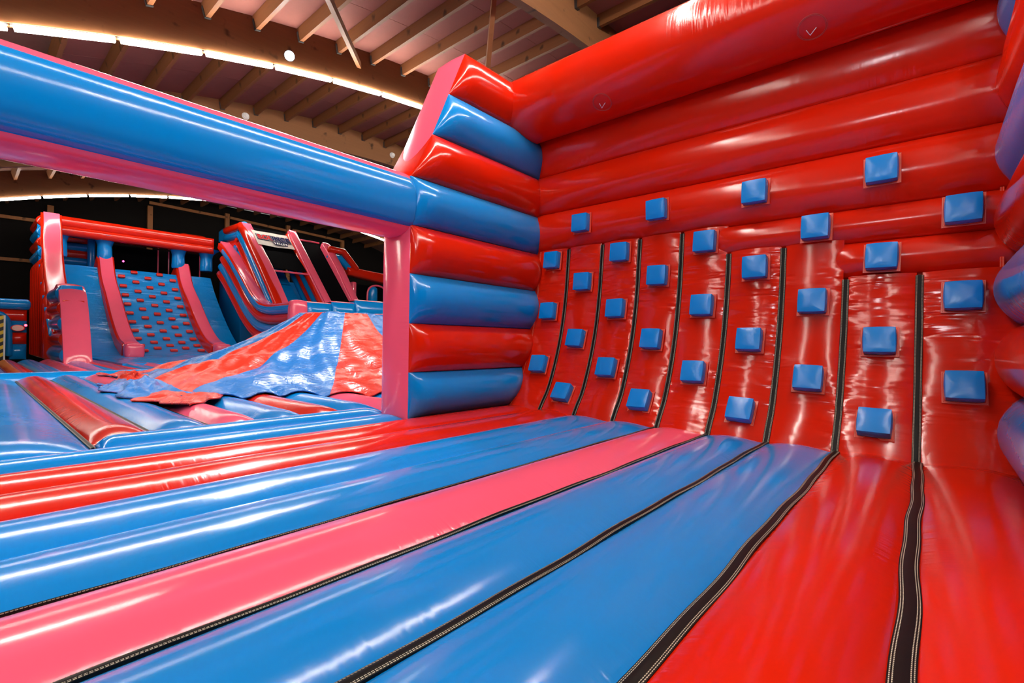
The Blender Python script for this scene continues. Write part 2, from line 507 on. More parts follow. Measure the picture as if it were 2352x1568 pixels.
# roof shell
nA = 60
ys = np.linspace(Y_LO - 0.4, Y_HI + 0.4, nA)
D_DECK = 1.02
Vv, Fq = [], []
for d in (D_DECK, D_DECK + 0.15):
    for x in (XW - 0.3, 14.3):
        for y in ys:
            Vv.append((x, y, arch_pt(y, d)))
for i in range(nA - 1):
    a = i; b = nA + i; c = 2 * nA + i; d = 3 * nA + i
    Fq += [(a, a + 1, b + 1, b), (c, d, d + 1, c + 1), (a, c, c + 1, a + 1), (b, b + 1, d + 1, d)]
Fq += [(0, nA, 3 * nA, 2 * nA), (nA - 1, 3 * nA - 1, 4 * nA - 1, 2 * nA - 1)]
ceil = put('ceiling', mesh_np('ceiling', Vv, Fq, None, None, True, 40), None, [M['deck']])
tag(ceil, 'arched roof of brown boards on timber purlins and curved beams', None, None, 'structure')
ARCH_X = [-28.6, -23.1, -17.6, -12.1, -6.6, -1.1, 4.4, 9.9]
BW = 0.2
for x in ARCH_X:
    Vv, Fq = [], []
    for dx in (-BW / 2, BW / 2):
        for d in (0.0, D_DECK):
            for y in ys:
                Vv.append((x + dx, y, arch_pt(y, d)))
    for i in range(nA - 1):
        a, b, c, d = i, nA + i, 2 * nA + i, 3 * nA + i
        Fq += [(a, c, c + 1, a + 1), (a, a + 1, b + 1, b), (c, d, d + 1, c + 1), (b, b + 1, d + 1, d)]
    Fq += [(0, nA, 3 * nA, 2 * nA), (nA - 1, 3 * nA - 1, 4 * nA - 1, 2 * nA - 1)]
    put('roof_arch', mesh_np('roof_arch', Vv, Fq, None, None, False), ceil, [M['glulam']])
# purlins between the arches, boards between the purlins
PUR_D, PUR_H, PUR_W, PITCH = 0.66, 0.30, 0.10, 1.03
bays = [(-34.0, -28.6), (-28.6, -23.1), (-23.1, -17.6), (-17.6, -12.1), (-12.1, -6.6), (-6.6, -1.1)]
pur_me = box_mesh('purlin', (0, 0, PUR_H / 2), (5.5 - BW, PUR_W, PUR_H)); pur_me.materials.append(M['purlin'])
han_me = None
bm = bmesh.new()
for c, s in (((0, 0, -0.004), (0.07, PUR_W + 0.03, 0.012)), ((0, PUR_W / 2 + 0.008, 0.11), (0.07, 0.012, 0.22)), ((0, -PUR_W / 2 - 0.008, 0.11), (0.07, 0.012, 0.22))):
    r = bmesh.ops.create_cube(bm, size=1.0)
    for vv in r['verts']:
        vv.co = Vector((vv.co.x * s[0] + c[0], vv.co.y * s[1] + c[1], vv.co.z * s[2] + c[2]))
han_me = bpy.data.meshes.new('joist_hanger'); bm.to_mesh(han_me); bm.free(); han_me.materials.append(M['steel'])
brd = {}
def board(Ln):
    if Ln not in brd:
        me = box_mesh('ceiling_board', (0, 0, 0.02), (Ln - 0.012, PITCH - 0.012, 0.03)); me.materials.append(M['panel'])
        brd[Ln] = me
    return brd[Ln]
for bi, (xa, xb) in enumerate(bays):
    for k in range(-3, 20):
        Y = 4.5 + PITCH * k
        ang = math.asin((YC - Y) / (RB + PUR_D))
        yv = np.array([0, math.cos(ang), math.sin(ang)]); zv = np.array([0, -math.sin(ang), math.cos(ang)])
        c = np.array([(xa + xb) / 2, Y, arch_pt(Y, PUR_D)])
        if -0.5 < Y < (13.5 if xa > -20 else 22):
            pu = shared('purlin', pur_me, ceil, frame(c, np.array([1.0, 0, 0]), yv, zv))
            if bi >= 3:
                for e in (-1, 1):
                    h = bpy.data.objects.new('joist_hanger', han_me); col.objects.link(h); h.parent = pu
                    h.location = (e * (2.75 - BW / 2 - 0.036), 0, 0)
            Ym = Y + PITCH / 2
            ang = math.asin((YC - Ym) / (RB + 0.98))
            yv = np.array([0, math.cos(ang), math.sin(ang)]); zv = np.array([0, -math.sin(ang), math.cos(ang)])
            for e in (-1, 0, 1):
                cc = np.array([(xa + xb) / 2 + e * 1.77, Ym, arch_pt(Ym, 0.965)])
                if bi >= 2:
                    shared('ceiling_board', board(1.77), ceil, frame(cc, np.array([1.0, 0, 0]), yv, zv))
# slanting wind braces under the purlins
def brace(pa, Xa, pb, Xb):
    a, b = onX(*pa, Xa), onX(*pb, Xb)
    L = np.linalg.norm(b - a); d = (b - a) / L
    y = np.cross([0, 0, 1.0], d); y /= np.linalg.norm(y)
    me = box_mesh('brace', (0, 0, 0), (L, 0.10, 0.16)); me.materials.append(M['purlin'])
    shared('brace', me, ceil, frame((a + b) / 2, d, y, np.cross(d, y)))
brace((825, 150), -12.0, (745, -25), -9.0)
brace((1119, 168), -7.7, (1137, -30), -7.0)

# ================================================================== LAMPS
tl_me = box_mesh('tube', (0, 0, 0), (1.43, 0.085, 0.085)); tl_me.materials.append(M['tube_light'])
rail_me = box_mesh('mounting_rail', (0, 0.03, 0.06), (1.5, 0.06, 0.04)); rail_me.materials.append(M['steel'])
NEAR = ['tube light cut off by the left edge of the photo, in the near line', 'first whole tube light from the left in the near light line', 'second whole tube light from the left in the near light line',
        'third whole tube light from the left in the near light line', 'fourth whole tube light from the left, just below the round flood lamp', 'fifth whole tube light from the left in the near light line',
        'sixth whole tube light from the left in the near light line', 'short visible end of the near light line beside the pink tower top']
FAR = ['leftmost tube light of the far light line above the black wall', 'second tube light from the left in the far light line', 'third tube light from the left in the far light line',
       'fourth tube light from the left in the far light line', 'far tube light partly hidden under the magenta beam edge']
tl_far = tl_me.copy(); tl_far.materials.clear(); tl_far.materials.append(M['tube_light_far'])
def light_line(X, y0, y1, phase, labels, first_y, rest, last_label=None, parts=None, drop=0.085):
    th = math.asin((phase - YC) / RB)
    step = 1.53 / RB
    k0 = math.ceil((math.asin((y0 - YC) / RB) - th) / step)
    k1 = math.floor((math.asin((y1 - YC) / RB) - th) / step)
    for k in range(k0, k1 + 1):
        a = th + (k + 0.5) * step
        c = np.array([X + BW / 2 - 0.012, YC + (RB - drop) * math.sin(a), ZC + (RB - drop) * math.cos(a)])
        i = k - first_y
        lab, grp = rest, 'tube lights out of sight'
        if 0 <= i < len(labels):
            lab, grp = labels[i], 'tube lights in the light lines'
        if last_label and i == last_label[0]:
            lab, grp = last_label[1], 'tube lights in the light lines'
        e = thing('tube_light', c, lab, 'tube light', grp)
        e.rotation_euler = (0, 0, 0)
        xv = np.array([0, math.cos(a), -math.sin(a)]); zv = np.array([0, math.sin(a), math.cos(a)])
        e.matrix_basis = frame(c, xv, np.array([-1.0, 0, 0]), zv)
        for nm, me in (parts or (('tube', tl_me), ('mounting_rail', rail_me))):
            o = bpy.data.objects.new(nm, me); col.objects.link(o); o.parent = e
ph1 = onX(265, 80, -12.1)[1]
light_line(-12.1, -5.5, 20.0, ph1, NEAR, -2, 'tube light further along the near light line, out of sight')
ph2 = onX(200, 442, -28.6)[1]
light_line(-28.6, -4.0, 24.0, ph2, FAR, -2, 'tube light further along the far light line, out of sight', (11, 'far tube light right of the slides, beside the magenta post'), (('tube', tl_far), ('mounting_rail', rail_me)))
light_line(-3.4, 1.3, 9.2, 0.0, [], 0, 'unseen tube light added above the viewpoint for the floor highlights', None, (('tube', tl_me), ('mounting_rail', rail_me)), -0.52)  # added line out of view, placed to give the floor and beam highlights
light_line(0.9, 1.3, 9.2, 0.0, [], 0, 'unseen tube light added above the right-hand wall for the ramp sheen', None, (('tube', tl_me), ('mounting_rail', rail_me)), -0.52)  # second added line out of view, for the sheen on the ramp
for xl in (-3.4, 0.9):
    light_line(xl, -4.6, 1.3, 0.0, [], 0, 'unseen dimmer tube light added behind the viewpoint for the ramp sheen', None, (('tube', tl_far), ('mounting_rail', rail_me)), -0.52)  # added weaker tubes out of view, mirrored as sheen halfway up the ramp

def flood(c, target, label, power, spread=100):
    c = np.asarray(c, float); d = np.asarray(target, float) - c; d /= np.linalg.norm(d)
    x = np.cross([0, 0, 1.0], d); x /= np.linalg.norm(x); y = np.cross(d, x)
    e = thing('flood_lamp', c, label, 'lamp', 'round flood lamps')
    e.matrix_basis = frame(c, x, y, d)
    a = np.linspace(0, 2 * math.pi, 24, endpoint=False)
    prof = [(0.03, -0.16), (0.07, -0.15), (0.085, -0.05), (0.125, -0.01), (0.125, 0.02), (0.112, 0.02), (0.105, 0.0)]
    V = np.array([(r * math.cos(t), r * math.sin(t), z) for r, z in prof for t in a])
    idx = np.arange(len(V)).reshape(len(prof), 24); nx = np.roll(idx, -1, 1)
    q = [tuple(f) for f in np.stack([idx[:-1], nx[:-1], nx[1:], idx[1:]], -1).reshape(-1, 4)] + [tuple(idx[0][::-1])]
    for nm, me, mt in (('housing', mesh_np('housing', V, q, None, None, True, 40), 'steel'),):
        me.materials.append(M[mt]); o = bpy.data.objects.new(nm, me); col.objects.link(o); o.parent = e
    V = [(0.105 * math.cos(t), 0.105 * math.sin(t), 0.004) for t in a]
    me = mesh_np('lens', V, [tuple(range(24))], None, None, False); me.materials.append(M['flood'])
    o = bpy.data.objects.new('lens', me); col.objects.link(o); o.parent = e
    ld = bpy.data.lights.new('flood_light', 'SPOT'); ld.energy = power; ld.spot_size = math.radians(spread); ld.spot_blend = 0.6
    ld.shadow_soft_size = 0.3; ld.color = (0.95, 0.97, 1.0)
    lo = bpy.data.objects.new('flood_light', ld); col.objects.link(lo); lo.parent = e
    lo.matrix_basis = Matrix.Translation((0, 0, 0.03)) @ Matrix.Rotation(math.pi, 4, 'X')
pF = onX(665, 128, -11.75)
flood(pF, (-3.0, 1.5, 0.5), 'small round white flood lamp on the curved beam above the near light line', FLOOD_POWER)
flood((-1.25 + 0.35, -4.0, arch_pt(-4.0) - 0.2), (-2.2, 6.0, 1.4), 'unseen round flood lamp added behind the viewpoint to fill the climbing wall', 90.0)  # added lamp out of view, fills the climbing wall from the front

# ================================================================== NEAR BOUNCE FLOOR
bf = thing('bounce_mattress', (-2.0, 1.5, -0.5), 'large striped bounce floor of blue, pink and red air tubes in the foreground', 'bounce floor')
xs = [0.62, -0.05, -0.645, -1.245, -1.845, -2.45, -3.06, -3.67, -4.27, -4.84]
cols = ['red', 'red', 'blue', 'blue', 'pink', 'blue', 'blue', 'red', 'red']
zipw = {1: 0.072, 2: 0.062, 3: 0.05, 4: 0.036, 5: 0.014}
Y0F = -2.6
gap = lambda i: zipw.get(i, 0.0) * 0.36
for i, c in enumerate(cols):
    xa, xb = xs[i] - gap(i), xs[i + 1] + gap(i + 1)
    ye = 5.40 + (0.16 if i >= 7 else 0.0)
    o = panel('floor_tube', (xa, Y0F, 0), (xa, ye, 0), (xb, Y0F, 0), (xb, ye, 0), (0, 0, 1), 0.072, 0.45, c, bf, er=(0, 0.42), ds=0.1, nv=21, p=0.9, wob=0.04, end_p=2.2)
    tag(o, '%s air tube of the floor' % c)
for i, wd in zipw.items():
    x = xs[i]
    n = 90
    yv = np.linspace(Y0F, 5.40, n)
    jit = 0.006 * np.sin(yv * 3.1 + i) + 0.004 * np.sin(yv * 7.7 + 2 * i)
    A = np.stack([x + wd / 2 + jit, yv, np.full(n, 0.012 + 0.0)], -1); B = np.stack([x - wd / 2 + jit, yv, np.full(n, 0.012)], -1)
    o = strip('zip_strip', A, B, (0, 0, 1), 0.006, 0.02, 'zip', bf, nv=5)
    tag(o, 'black stitched webbing over the joint')
# blue border tubes left of the field
o = panel('border_tube', (-4.85, Y0F, 0.0), (-4.85, 3.62, 0.0), (-5.24, Y0F, 0.0), (-5.24, 3.62, 0.0), (0, 0, 1), 0.085, 0.45, 'blue', bf, er=(0, 0.25), ds=0.1, nv=17, p=0.8)
o = panel('border_tube', (-5.25, 0.79, 0.0), (-5.25, 3.62, 0.0), (-5.66, 0.79, 0.0), (-5.66, 3.62, 0.0), (0, 0, 1), 0.12, 0.45, 'blue', bf, er=(0.12, 0.25), ds=0.1, nv=17, p=0.75)

# ================================================================== CLIMBING WALL
cw = thing('climbing_ramp', (-2.1, 6.2, 0.0), 'red inflatable climbing wall studded with blue blocks under an overhanging roof tube', 'climbing wall')
PROF = [(5.36, -0.12), (5.42, 0.0), (5.50, 0.12), (5.66, 0.35), (5.85, 0.80), (5.98, 1.25), (6.06, 1.70), (6.10, 2.10), (6.13, 2.45)]
CP = catmull(PROF, 120)
def prof_at(z):
    return float(np.interp(z, CP[:, 1], CP[:, 0]))
def prof_n(z):
    dy = (prof_at(z + 0.06) - prof_at(z - 0.06)) / 0.12
    n = np.array([0, -1.0, dy]); return n / np.linalg.norm(n)
zx = [-0.07 - 0.588 * k for k in range(8)]
edges = [0.62] + zx + [-4.80]
tops = [1.71, 1.71, 2.10, 2.10, 2.44, 2.44, 2.44, 2.44, 2.44]
for i in range(9):
    xa, xb = edges[i] - (0.022 if i else 0), edges[i + 1] + (0.022 if i < 8 else 0)
    pts = CP[CP[:, 1] <= tops[i] + 0.03]
    nn = np.gradient(pts, axis=0); nn = np.stack([np.zeros(len(pts)), -nn[:, 1], nn[:, 0]], -1); nn /= np.linalg.norm(nn, axis=1)[:, None]
    A = np.stack([np.full(len(pts), xa), pts[:, 0], pts[:, 1]], -1); B = A.copy(); B[:, 0] = xb
    strip('ramp_panel', A, B, nn, 0.04, 0.25, 'red_ramp', cw, nv=17, p=0.9, wob=0.08)
for i in range(8):
    t = max(tops[i], tops[i + 1]) if i not in (3,) else 2.44
    t = [1.72, 1.72, 2.11, 2.11, 2.45, 2.45, 2.45, 2.45][i]
    pts = CP[CP[:, 1] <= t]
    nn = np.gradient(pts, axis=0); nn = np.stack([np.zeros(len(pts)), -nn[:, 1], nn[:, 0]], -1); nn /= np.linalg.norm(nn, axis=1)[:, None]
    A = np.stack([np.full(len(pts), zx[i] + 0.031), pts[:, 0], pts[:, 1]], -1) + nn * 0.012; B = A.copy(); B[:, 0] -= 0.062
    tag(strip('zip_strip', A, B, nn, 0.006, 0.012, 'zip', cw, nv=5), 'black stitched webbing strip')
YV = 6.15
WX0, WX1 = 0.64, -4.83
def wall_tube(x0, x1, z0, z1, bulge, er=(0.12, 0.12), mat='red_wall', p=0.75):
    return panel('wall_tube', (x0, YV, z0), (x1, YV, z0), (x0, YV, z1), (x1, YV, z1), (0, -1, 0), bulge, 0.4, mat, cw, er=er, ds=0.12, nv=21, p=p, wob=0.03)
wall_tube(WX0, -0.86, 1.71, 2.085, 0.115, (0.1, 0.36))
wall_tube(WX0, -2.08, 2.085, 2.44, 0.115, (0.1, 0.40))
wall_tube(WX0, WX1, 2.44, 3.045, 0.17)
wall_tube(WX0, WX1, 3.045, 3.655, 0.17)
wall_tube(WX0, WX1, 3.655, 4.45, 0.13)
RY, RZ, RR = 5.78, 4.58, 0.488
rt = tube('roof_tube', [(-4.95, RY, RZ), (-3, RY, RZ), (-1.5, RY, RZ), (0.78, RY, RZ)], RR, 'red_wall', cw, n=48, res=60)
tag(rt, 'thick red roof tube')
# ventilation anchor patches with white cords on the roof tube
def on_roof(px, py):
    d = ray(px, py); best = None
    lo, hi = 3.0, 12.0
    for t in np.linspace(lo, hi, 4000):
        q = CAM + d * t
        if math.hypot(q[1] - RY, q[2] - RZ) < RR + 0.002:
            return q
for (px, py), cords in (((1383, 236), [(1377, 238), (1382.5, 248), (1390, 236)]), ((1865, 64), [(1852, 70), (1861, 81), (1875, 63)])):
    q = on_roof(px, py)
    a0 = math.atan2(q[2] - RZ, q[1] - RY)
    for rr in (0.128, 0.118):
        pts = []
        for t in np.linspace(0, 2 * math.pi, 41):
            aa = a0 - rr * math.sin(t) / RR
            pts.append((q[0] + rr * math.cos(t), RY + (RR + 0.0035) * math.cos(aa), RZ + (RR + 0.0035) * math.sin(aa)))
        o = tube('stitched_ring', pts, 0.0022, 'thread', rt, n=5, cap=False, smooth_path=False)
        o.location = -Vector(cw.location) - Vector(rt.location)
    cp = [on_roof(*c) + (CAM - q) / np.linalg.norm(CAM - q) * 0.012 for c in cords]
    o = tube('tether_cord', cp, 0.0045, 'cord', rt, n=6, smooth_path=False)
    o.location = -Vector(cw.location) - Vector(rt.location)
# the blocks: regular staggered grid, 0.25 m square, sewn on with red flanges
blk_me = puff_box('climbing_block', 0.25, 0.25, 0.115, 0.007, 0.010); blk_me.materials.append(M['block_blue'])
bm = bmesh.new(); bmesh.ops.create_cube(bm, size=1.0)
for vv in bm.verts:
    vv.co = Vector((vv.co.x * 0.30, vv.co.y * 0.295, vv.co.z * 0.01 + 0.004))
fl_me = bpy.data.meshes.new('flange'); bm.to_mesh(fl_me); bm.free()
lay = fl_me.uv_layers.new(name='UVMap')
for lp in fl_me.loops:
    cco = fl_me.vertices[lp.vertex_index].co
    lay.data[lp.index].uv = (cco.x / 0.30 + 0.5, cco.y / 0.295 + 0.5)
fl_me.materials.append(M['flange'])
rows = [(0.27, 0), (0.65, 1), (1.045, 0), (1.465, 1), (1.89, 0), (2.265, 1), (2.745, 0)]
NM = {(2.745, 0): 'top row'}
for z, odd in rows:
    for k in range(5 if odd else 4):
        x = (0.235 if odd else -0.36) - 1.165 * k
        n = prof_n(z) if z < 2.35 else np.array([0, -1.0, 0])
        y = prof_at(z) - 0.045
        if z > 2.6:
            y = YV - 0.168
        elif z > 2.2 and x > -2.2:
            y = YV - 0.112
        elif 1.72 < z < 2.1 and x > -0.6:
            y = YV - 0.112
        if 2.2 < z < 2.6 and x < -2.0:
            y = prof_at(z) - 0.04
        # jiggle: sewn by hand
        rz = random.uniform(-0.025, 0.025)
        c = np.array([x + random.uniform(-0.008, 0.008), y, z]) 
        xv = np.array([1.0, 0, 0]); yv = np.cross(n, xv)
        mw = frame(c, xv, yv, n) @ Matrix.Rotation(rz, 4, 'Z') @ Matrix.Rotation(random.uniform(-0.03, 0.03), 4, 'X') @ Matrix.Rotation(random.uniform(-0.03, 0.03), 4, 'Y')
        o = shared('climbing_block', blk_me, cw, mw)
        o['label'] = 'blue climbing block'
        g = bpy.data.objects.new('flange', fl_me); col.objects.link(g); g.parent = o
# pale stitch lines down both corners
for xcn in (0.47, -4.74):
    pts = CP[CP[:, 1] > 0.02]
    A = np.stack([np.full(len(pts), xcn), pts[:, 0] - 0.022, pts[:, 1]], -1); B = A.copy(); B[:, 0] += 0.03
    strip('corner_seam', A, B, (0, -1, 0), 0.0, 0.01, 'seam', cw, nv=3)

# ================================================================== SIDE WALLS
SZ = [0.02, 0.60, 1.205, 1.82, 2.42, 3.02, 3.64, 4.26, 4.92]
SC = ['blue', 'red', 'blue', 'red', 'blue', 'red', 'blue', 'red']
YF = 3.61
def yfront(z):
    return YF if z <= 3.02 else YF + 0.06 + (z - 3.02) * (0.80 / 1.88)
def yback(z):
    return min(6.2, prof_at(min(z, 2.4)) + 0.12)
TH = 0.56
def side_wall(xi, s, label):
    """s = +1: the wall faces +X (left wall); s = -1: it faces -X"""
    t = thing('side_bolster', (xi - s * TH / 2, 4.9, 0.0), label, 'side wall', 'inflatable side walls')
    for k, c in enumerate(SC):
        z0, z1 = SZ[k], SZ[k + 1]
        o = panel('wall_tube', (xi, yfront(z0), z0), (xi, yback(z0), z0), (xi, yfront(z1), z1), (xi, yback(z1), z1), (s, 0, 0), 0.18, TH, c, t,
              er=(0.34, 0.30), ds=0.07, nv=21, p=0.8, back=0.0, wob=0.02)
        tag(o, '%s air tube' % c)
    fx = lambda z: yfront(z)
    xo = xi - s * TH
    # pink end panels: below the beam, beside it and leaning back above it
    o = panel('end_panel', (xi, YF, 0.0), (xi, YF, 2.42), (xo, YF, 0.0), (xo, YF, 2.42), (0, -1, 0), 0.05, 0.03, 'pink', t, er=(0.06, 0.0), nv=13)
    tag(o, 'magenta front face of the wall')
    nz = np.array([0, -1.88, 0.80]); nz /= np.linalg.norm(nz)
    o = panel('end_panel', (xi, yfront(3.021), 3.02), (xi, yfront(4.92), 4.92), (xo, yfront(3.021), 3.02), (xo, yfront(4.92), 4.92), nz, 0.03, 0.03, 'pink', t, er=(0.0, 0.2), nv=13)
    tag(o, 'pink leaning front face of the wall')
    o = panel('top_panel', (xi, yfront(4.92), 4.92), (xi, 5.9, 4.92), (xo, yfront(4.92), 4.92), (xo, 5.9, 4.92), (0, 0, 1), 0.05, 0.03, 'pink', t, er=(0.1, 0.1), nv=13)
    return t
sl = side_wall(-4.82, 1, 'red and blue striped inflatable side wall left of the climbing wall, with pink front edge')
sr = side_wall(0.60, -1, 'blue and red bulging inflatable side wall at the right edge of the photo')

# ================================================================== OVERHEAD BEAM
bx_c, bz_c, hw = -4.82 - TH / 2, 2.69, 0.30
be = thing('overhead_crossbar', (bx_c, 1.0, 2.42), 'long blue inflatable beam with pink underside crossing the upper left', 'inflatable beam')
YB0, YB1 = -2.5, 3.64
ub = usamp(YB1 - YB0, (0, 0.12), 0.08)
Lb = YB1 - YB0
for c, a0 in (('blue', 0.0), ('pink', math.pi / 2), ('blue', math.pi), ('pink', -math.pi / 2)):
    na = 17
    a = np.linspace(a0 - math.pi / 4, a0 + math.pi / 4, na)
    e = 2.5
    rr = 1.0 / (np.abs(np.cos(a)) ** e + np.abs(np.sin(a)) ** e) ** (1 / e)
    rr = rr * (1 - 0.03 * np.exp(-((np.abs(a - a0) - math.pi / 4) / 0.05) ** 2))
    yy = YB0 + Lb * ub
    pinch = np.sqrt(np.clip(1 - (1 - np.clip((YB1 - yy) / 0.10, 0, 1)) ** 2, 0, 1)) * 0.06 + 0.94
    R_ = (hw + 0.075) * pinch[:, None] * rr[None, :]
    Vb = np.stack([bx_c + R_ * np.cos(a)[None, :], np.broadcast_to(yy[:, None], R_.shape), bz_c + 1.07 * R_ * np.sin(a)[None, :]], -1)
    Vi = np.stack([bx_c + 0.93 * R_ * np.cos(a)[None, :], np.broadcast_to(yy[:, None], R_.shape), bz_c + 0.93 * R_ * np.sin(a)[None, :]], -1)
    n = len(yy)
    idx = np.arange(n * na).reshape(n, na)
    q = np.stack([idx[:-1, :-1], idx[1:, :-1], idx[1:, 1:], idx[:-1, 1:]], -1).reshape(-1, 4)[:, ::-1]
    ring = np.concatenate([idx[:, 0], idx[-1, 1:], idx[-2::-1, -1], idx[0, -2:0:-1]]); r2 = np.roll(ring, -1)
    s_ = np.stack([ring, r2, r2 + n * na, ring + n * na], -1)
    UVf = np.stack(np.broadcast_arrays(yy[:, None], np.linspace(0, 1, na)[None, :]), -1).reshape(-1, 2)
    me = mesh_np('beam_panel', np.concatenate([Vb.reshape(-1, 3), Vi.reshape(-1, 3)]), np.concatenate([q, q[:, ::-1] + n * na, s_]), np.concatenate([UVf, UVf]), None, True, 50)
    tag(put('beam_panel', me, be, [M[c]]), '%s face of the beam' % c)

# ================================================================== FAR BOUNCE FLOOR
ff = thing('bounce_mattress', (-12.0, 2.0, -0.5), 'striped bounce floor beyond the blue beam, running back to the slides', 'bounce floor')
ysm = [-1.0, -0.3, 0.765, 1.28, 1.82, 2.32, 2.86, 3.36, 3.88, 4.42, 4.95, 5.5]
fc = ['pink', 'blue', 'red', 'blue', 'pink', 'blue', 'red', 'blue', 'pink', 'blue', 'red']
for i, c in enumerate(fc):
    y0, y1 = ysm[i] + 0.012, ysm[i + 1] - 0.012
    x0 = -5.27 if y1 < 0.8 else -5.68
    panel('floor_tube', (x0, y0, 0), (-14.6, y0, 0), (x0, y1, 0), (-14.6, y1, 0), (0, 0, 1), 0.12, 0.45, c, ff, er=(0.45, 0.3), ds=0.25, nv=17, p=0.85, wob=0.05)
    panel('floor_tube', (-15.2, y0, 0), (-24.2, y0, 0), (-15.2, y1, 0), (-24.2, y1, 0), (0, 0, 1), 0.12, 0.45, c, ff, er=(0.3, 0.3), ds=0.4, nv=13, p=0.85, wob=0.05)
panel('cross_tube', (-14.65, -1.0, 0.02), (-14.65, 11.0, 0.02), (-15.15, -1.0, 0.02), (-15.15, 11.0, 0.02), (0, 0, 1), 0.15, 0.45, 'blue', ff, ds=0.4, nv=13)
for y in (0.765, 1.28, 1.82):
    n = 60
    xv = np.linspace(-5.5, -14.4, n)
    A = np.stack([xv, np.full(n, y - 0.02), np.full(n, 0.018)], -1); B = A.copy(); B[:, 1] = y + 0.02
    strip('zip_strip', A, B, (0, 0, 1), 0.004, 0.02, 'zip', ff, nv=3)

# ================================================================== SLACK AIR MOUNTAIN
MC = np.array([-11.25, 6.5])
am = thing('slack_dome', (MC[0], MC[1], 0.1), 'slack half-deflated air mountain of wrinkled blue and red stripes', 'inflatable mountain')
def ang_of(px, py):
    q = onZ(px, py, 0.1); return math.atan2(q[1] - MC[1], q[0] - MC[0])
th_cuts = [ang_of(880, 905), ang_of(758, 905), ang_of(590, 915), ang_of(440, 912)]
print('mountain gore angles', [round(math.degrees(t), 1) for t in th_cuts])
R_TOP, R_CONE, R_SK = 1.15, 3.75, 4.95
def mheight(r, th):
    Hh = 1.60
    if r < R_TOP:
        z = Hh + 0.05 * (1 - (r / R_TOP) ** 2) - 0.0
    elif r < R_CONE:
        t = (r - R_TOP) / (R_CONE - R_TOP)
        z = Hh + (0.34 - Hh) * (t ** 0.92) - 0.10 * math.sin(math.pi * t)
    else:
        t = (r - R_CONE) / (R_SK - R_CONE)
        z = 0.34 + (0.15 - 0.34) * min(1, t * 1.2)
    # folds: slack cloth
    amp = 0.02 + 0.045 * math.exp(-((r - 3.4) / 0.9) ** 2)
    z += amp * (math.sin(7 * th + 1.3 * r) * math.sin(3.1 * r + 2 * th) + 0.6 * math.sin(17 * th + 2.9 * r + 1.0) * math.sin(5.3 * r - 3 * th) + 0.35 * math.sin(41 * th - 5 * r))
    return z
gores = []
step = 2 * math.pi / 16
start = th_cuts[1]
bounds = [th_cuts[1] - k * (2 * math.pi / 14) for k in range(15)]
for k in range(14):
    ta, tb = bounds[k], bounds[k + 1]
    c = 'blue_slack' if k % 2 == 0 else 'red_slack'
    nr, na = 70, 26
    rs = np.concatenate([np.linspace(0.02, R_TOP, 10), np.linspace(R_TOP + 0.04, R_SK + 0.0, nr - 10)])
    V, UV = [], []
    tsm = np.linspace(ta, tb, na)
    for r in rs:
        for j, t in enumerate(tsm):
            rr = r * (1 + 0.05 * max(0, (r - 3.6)) * math.sin(5 * t + 0.7) + 0.03 * max(0, r - 3.6) * math.sin(11 * t))
            xx, yy = MC[0] + rr * math.cos(t), MC[1] + rr * math.sin(t)
            z = mheight(r, t)
            wv_ = abs(2 * j / (na - 1) - 1)
            z += 0.02 * (1 - wv_ ** 2) * min(1, r / 2)
            # the skirt lies over the tubes below
            if r > R_CONE:
                i = np.searchsorted(ysm, yy) - 1
                if 0 <= i < len(ysm) - 1:
                    f = (yy - ysm[i]) / (ysm[i + 1] - ysm[i])
                    tz = 0.12 * max(0, 1 - (2 * f - 1) ** 2) ** 0.85 * (0.75 + 0.25) + 0.018
                    kk = min(1, max(0, (r - R_CONE - 0.25) / 0.6))
                    z = max(z * (1 - kk) + kk * (tz + 0.35 * (z - 0.15) + 0.015), tz)
            V.append((xx, yy, z)); UV.append((r, j / (na - 1)))
    n = len(rs)
    V = np.array(V)
    idx = np.arange(n * na).reshape(n, na)
    q = np.stack([idx[:-1, :-1], idx[1:, :-1], idx[1:, 1:], idx[:-1, 1:]], -1).reshape(-1, 4)[:, ::-1]
    ring = np.concatenate([idx[:, 0], idx[-1, 1:], idx[-2::-1, -1], idx[0, -2:0:-1]]); r2 = np.roll(ring, -1)
    s_ = np.stack([ring, r2, r2 + n * na, ring + n * na], -1)
    V2 = V.copy(); V2[:, 2] -= 0.015
    me = mesh_np('gore', np.concatenate([V, V2]), np.concatenate([q, q[:, ::-1] + n * na, s_]), np.concatenate([UV, UV]), None, True, 70)
    o = put('gore', me, am, [M[c]])
    tag(o, 'wrinkled %s stripe' % c.split('_')[0])
